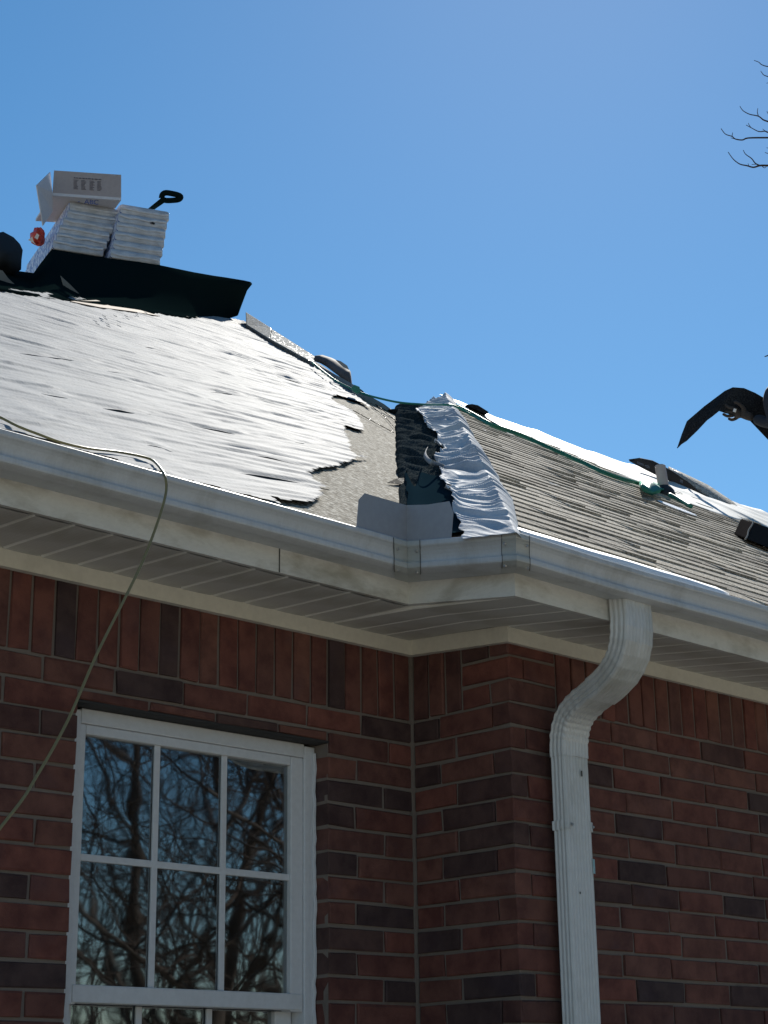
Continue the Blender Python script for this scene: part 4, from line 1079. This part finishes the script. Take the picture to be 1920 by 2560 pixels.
jn = {'pelvis': (pt(2120, 1110), .15), 'belly': (pt(2075, 1050), .145), 'chest': (pt(2000, 985), .15), 'neck': (pt(1985, 935), .065), 'head': (pt(1976, 895), .085), 'crown': (pt(1972, 868), .08),
      'shL': (pt(1934, 985, -.18), .088), 'elL': (pt(1935, 1062, -.22), .055), 'wrL': (pt(1884, 1046, -.12), .034),
      'shR': (pt(2010, 985, .22), .085), 'elR': (pt(1990, 1080, .25), .055), 'wrR': (pt(1965, 1150, .2), .036),
      'hipL': (pt(2105, 1120, -.12), .11), 'knL': (pt(1975, 1182, -.16), .072), 'anL': (pt(2040, 1320, -.12), .05), 'toL': (pt(1990, 1338, -.14), .042),
      'hipR': (pt(2135, 1130, .12), .11), 'knR': (pt(2060, 1200, .2), .072), 'anR': (pt(2110, 1340, .12), .05), 'toR': (pt(2060, 1362, .1), .042)}
bones = [('pelvis', 'belly'), ('belly', 'chest'), ('chest', 'neck'), ('neck', 'head'), ('head', 'crown'), ('chest', 'shL'), ('shL', 'elL'), ('elL', 'wrL'), ('chest', 'shR'), ('shR', 'elR'), ('elR', 'wrR'),
         ('pelvis', 'hipL'), ('hipL', 'knL'), ('knL', 'anL'), ('anL', 'toL'), ('pelvis', 'hipR'), ('hipR', 'knR'), ('knR', 'anR'), ('anR', 'toR')]
skin_body('body', jn, bones, MAT['hood'], per)
# face, cap
hc = pt(1974, 882)
V = []; F = []
for i in range(7):
    for j in range(16):
        a = (math.pi/2)*i/6; b_ = 2*math.pi*j/16; V.append(hc+np.array([0, 0, .02])+AR*.098*math.cos(b_)*math.cos(a)+AF*.098*math.sin(b_)*math.cos(a)+np.array([0, 0, .098])*math.sin(a))
for i in range(6):
    for j in range(16): F.append((i*16+j, i*16+(j+1) % 16, (i+1)*16+(j+1) % 16, (i+1)*16+j))
br = [hc-AR*.09+AF*.06, hc-AR*.155+AF*.045+[0, 0, -.02], hc-AR*.165+[0, 0, -.024], hc-AR*.155-AF*.045+[0, 0, -.02], hc-AR*.09-AF*.06]
n0 = len(V); V += br; F.append((n0, n0+1, n0+2, n0+3, n0+4)); mesh('cap', V, F, MAT['hair'], per, True, solid=.006)
# hand under the strip, five fingers curled round it
wr = pt(1884, 1046, -.12); palm = pt(1858, 1036, -.10); hj = {'palm': (palm, .030), 'wr': (wr, .030), 'kn': (pt(1846, 1034, -.10), .030)}
hb = [('palm', 'wr'), ('palm', 'kn')]
for i, (x1, y1, x2, y2, x3, y3) in enumerate(((1836, 1021, 1822, 1019, 1812, 1010), (1830, 1030, 1812, 1030, 1800, 1020), (1834, 1038, 1818, 1041, 1806, 1034), (1842, 1045, 1830, 1050, 1820, 1046))):
    dd = -.13+.018*i
    hj[f'a{i}'] = (pt(x1, y1, dd), .0135); hj[f'b{i}'] = (pt(x2, y2, dd-.005), .0115); hj[f'c{i}'] = (pt(x3, y3, dd+.015), .0095)
    hb += [('kn', f'a{i}'), (f'a{i}', f'b{i}'), (f'b{i}', f'c{i}')]
hj['t0'] = (pt(1858, 1018, -.13), .014); hj['t1'] = (pt(1846, 1008, -.15), .012); hj['t2'] = (pt(1834, 1004, -.15), .010); hb += [('palm', 't0'), ('t0', 't1'), ('t1', 't2')]
skin_body('hand', hj, hb, MAT['glove'], per, 1)
MB().tube([pt(1838, 1022, -.15), pt(1836, 1030, -.152)], [.010, .010], 8).build('glove_tag', MAT['white_pl'], per)
# bent shingle strip in the hand
U_ = [(1694, 1116), (1704, 1086), (1717, 1053), (1760, 1016), (1800, 986), (1812, 977), (1832, 968), (1860, 970), (1888, 982), (1930, 1006), (1960, 1030)]
L_ = [(1692, 1120), (1702, 1110), (1715, 1102), (1742, 1076), (1766, 1050), (1780, 1040), (1797, 1027), (1838, 1040), (1876, 1052), (1922, 1100), (1950, 1130)]
ddp = [.10, .06, 0, -.05, -.10, -.12, -.13, -.12, -.08, 0, .08]
V = []
for a, b_, q in zip(U_, L_, ddp):
    A_, B_ = pt(*a, q+.05), pt(*b_, q); V += [B_, (A_+B_)/2-AF*.008, A_]
mesh('shingle_strip', V, [(3*i+j, 3*i+3+j, 3*i+4+j, 3*i+1+j) for i in range(10) for j in range(2)], MAT['black_felt'], None, False, label='dark bent shingle strip held up by the roofer at the right edge', cat='shingle', solid=.006)

# ------------------------------------------------------------------ bare trees
def grow(MBs, p, d, r, ln, depth, rg, gnarl=.10, split=(2, 3), minr=.0035, up=.05):
    """one limb as a bent tube, then its children; thick limbs go to MBs[0], twigs to MBs[1]"""
    n = 5 if depth > 2 else 4; pts = [p]; rad = [r]; q = p.copy(); dd = d/np.linalg.norm(d)
    for i in range(n):
        dd = dd+np.array([rg.gauss(0, gnarl), rg.gauss(0, gnarl), rg.gauss(0, gnarl)+up]); dd = dd/np.linalg.norm(dd)
        q = q+dd*ln/n; pts.append(q.copy()); rad.append(max(minr, r*(1-.45*(i+1)/n)))
    MBs[0 if r > .03 else 1].tube(pts, rad, 7 if r > .05 else (5 if r > .02 else 3), False)
    if depth == 0: return
    for k in range(rg.randint(*split)+(1 if depth > 1 else 0)):
        i = rg.randint(1, n); s = pts[i]; ax_ = np.array([rg.gauss(0, 1), rg.gauss(0, 1), rg.gauss(0, .8)]); nd = dd*.75+ax_*.62
        grow(MBs, s, nd, rad[i]*rg.uniform(.5, .72), ln*rg.uniform(.55, .8), depth-1, rg, gnarl, split, minr, up)
    grow(MBs, pts[-1], dd+np.array([rg.gauss(0, .2), rg.gauss(0, .2), .1]), rad[-1]*.85, ln*.75, depth-1, rg, gnarl, split, minr, up)
def tree(x, y, h_, r, seed, label, depth=5, lean=(0, 0), low=.25, group=None):
    rg = random.Random(seed); B0, B1 = MB(), MB(); base = np.array([x, y, -ZS-.05]); pts = [base]; rad = [r*1.3]; d = np.array([lean[0], lean[1], 1.]); q = base.copy()
    n = 8
    for i in range(n):
        d = d+np.array([rg.gauss(0, .06), rg.gauss(0, .06), .08]); d = d/np.linalg.norm(d); q = q+d*h_*.6/n; pts.append(q.copy()); rad.append(r*(1-.55*(i+1)/n))
    B0.tube(pts, rad, 10, False)
    for i in range(2, n+1):
        if i/n < low: continue
        for k in range(2):
            a = rg.uniform(0, 6.28); nd = np.array([math.cos(a), math.sin(a), rg.uniform(.25, .9)]); grow([B0, B1], pts[i], nd, rad[i]*rg.uniform(.22, .45), h_*rg.uniform(.2, .34), depth-2, rg)
    grow([B0, B1], pts[-1], d, rad[-1], h_*.3, depth-1, rg)
    o = empty('bare_tree', base, label, 'tree', group); B0.build('trunk', MAT['bark'], o, smooth=True)
    if B1.V: B1.build('twigs', MAT['twig'], o, kind='stuff')
    return o
# trees across the yard, seen mirrored in the window
TG = 'leafless trees mirrored in the window panes'
for i, (x, y, h_, r, le, dp) in enumerate(((8.0, -7.2, 10.5, .15, (-.22, .0), 5), (8.4, -11.6, 12, .12, (0, .05), 5), (12.6, -12.6, 13, .13, (.1, 0), 5), (10.0, -15.0, 13, .12, (-.1, 0), 5), (16.5, -16.0, 15, .15, (0, 0), 5), (15.0, -20.0, 15, .15, (0, .1), 5), (22, -24, 17, .2, (0, 0), 5))):
    tree(x, y, h_, r, 40+i, 'bare winter tree with tangled twigs, added out of view to block skylight', dp, le, .12, TG)
SRC = [o for o in COL.objects if o.name.startswith('bare_tree')]
def copy_tree(o, x, y, rz, sc, label):
    c = o.copy(); COL.objects.link(c); c.location = (x, y, o.location.z); c.rotation_euler = (0, 0, rz); c.scale = (sc,)*3; c['label'] = label
    for ch in o.children: d = ch.copy(); COL.objects.link(d); d.parent = c
for i, (x, y) in enumerate(((2.0, -14), (-3.5, -17), (-9, -15), (-13, -12), (-16, -7), (5.5, -19), (-6.5, -22), (20, -11), (24, -17), (12, -24), (1, -25))):  # extra trees added out of view to keep skylight off the walls
    copy_tree(SRC[i % len(SRC)], x, y, i*1.3, 1.0+.12*(i % 4), 'bare winter tree with tangled twigs, added out of view to block skylight')
# thicket at the far side of the yard: a mass of sticks nobody could count
fw = MB(); rg = random.Random(3)
for i in range(3400):
    a = rg.uniform(-.15, 1.75); d = rg.uniform(24, 40); x = d*math.cos(a)*1.0; y = -d*math.sin(a); h_ = rg.uniform(2.0, 7.5)*(1.0 if rg.random() < .8 else 1.4)
    p = np.array([x, y, -ZS]); lx, ly = rg.gauss(0, .22)*h_, rg.gauss(0, .22)*h_; r_ = rg.uniform(.012, .05)
    fw.tube([p, p+[lx*.4, ly*.4, h_*.5], p+[lx+rg.gauss(0, .3), ly+rg.gauss(0, .3), h_]], [r_, r_*.7, r_*.2], 3, False)
fw.build('thicket', MAT['bark'], None, kind='stuff', label='leafless thicket at the far side of the yard, mirrored low in the window panes', cat='thicket')
# branch tips at the upper right edge, from a tree beyond the house
bt = empty('bare_tree', at(2500, 2300, 21)*[1, 1, 0]+[0, 0, -ZS], 'bare tree beyond the roof whose twig tips enter at the upper right edge', 'tree')
TD = 20.0; TR = MB(); TW = MB()
tk0 = WO[bt.name]; hub = at(2250, 420, TD)
TR.tube(smooth_path([tk0, tk0*.6+at(2480, 1200, 21)*.4, at(2460, 900, 20.5), at(2400, 600, 20.2), at(2330, 300, 20)], 5), [.24-.006*i for i in range(21)], 10).build('trunk', MAT['bark'], bt, smooth=True)
def px_twig(pts, r0, r1):
    c = smooth_path([at(1760+a/6.144, 100+b_/6.144, TD) if len(p_) == 2 else at(p_[0], p_[1], p_[2]) for p_ in pts for a, b_ in [p_[:2]]], 4); n = len(c)
    TW.tube(c, [.55*(r0+(r1-r0)*i/(n-1)) for i in range(n)], 5)
px_twig([(1900, 560), (1200, 430), (983, 408), (885, 378), (840, 340), (768, 313)], .013, .006)
px_twig([(1900, 720), (1200, 640), (983, 563), (915, 535), (888, 500), (870, 475)], .012, .005)
px_twig([(1200, 600), (1050, 640), (960, 665)], .008, .005)
px_twig([(1900, 1500), (1200, 1330), (983, 1252), (910, 1225), (835, 1170), (700, 1140), (600, 1085), (550, 1015)], .020, .006)
px_twig([(835, 1170), (820, 1105), (828, 1045)], .009, .005); px_twig([(1050, 1280), (1000, 1160), (965, 1095)], .009, .006)
px_twig([(1900, 1700), (1200, 1480), (983, 1418), (935, 1400), (840, 1405), (720, 1345), (645, 1305)], .018, .006); px_twig([(720, 1345), (690, 1300), (682, 1275)], .008, .005); px_twig([(940, 1400), (900, 1365)], .007, .005)
px_twig([(1900, 1620), (1300, 1500), (983, 1500), (680, 1505), (590, 1535), (480, 1520), (430, 1480), (330, 1445), (262, 1360)], .021, .007); px_twig([(430, 1480), (440, 1420)], .009, .005); px_twig([(480, 1520), (410, 1503)], .007, .005)
px_twig([(1900, 2000), (1300, 1930), (983, 1928), (860, 1928), (760, 1955), (660, 1930), (550, 1905), (450, 1830), (370, 1720)], .026, .007); px_twig([(860, 1928), (790, 1895), (730, 1820), (640, 1755), (603, 1690)], .015, .006)
px_twig([(690, 1935), (675, 1895)], .007, .005); px_twig([(820, 1908), (730, 1912)], .007, .005); px_twig([(890, 1935), (930, 1965), (960, 1940)], .008, .005)
px_twig([(1200, 1780), (1050, 1760), (935, 1728)], .010, .006); px_twig([(1200, 1690), (1060, 1670), (960, 1655)], .009, .005)
for yy in (560, 720, 1500, 1700, 1620, 2000): TW.tube([at(1760+1900/6.144, 100+yy/6.144, TD), at(2230, 380+yy*.05, 20.1), at(2400, 600, 20.2)], [.024, .05, .07], 6)
TW.build('twigs', MAT['twig'], bt, smooth=True)
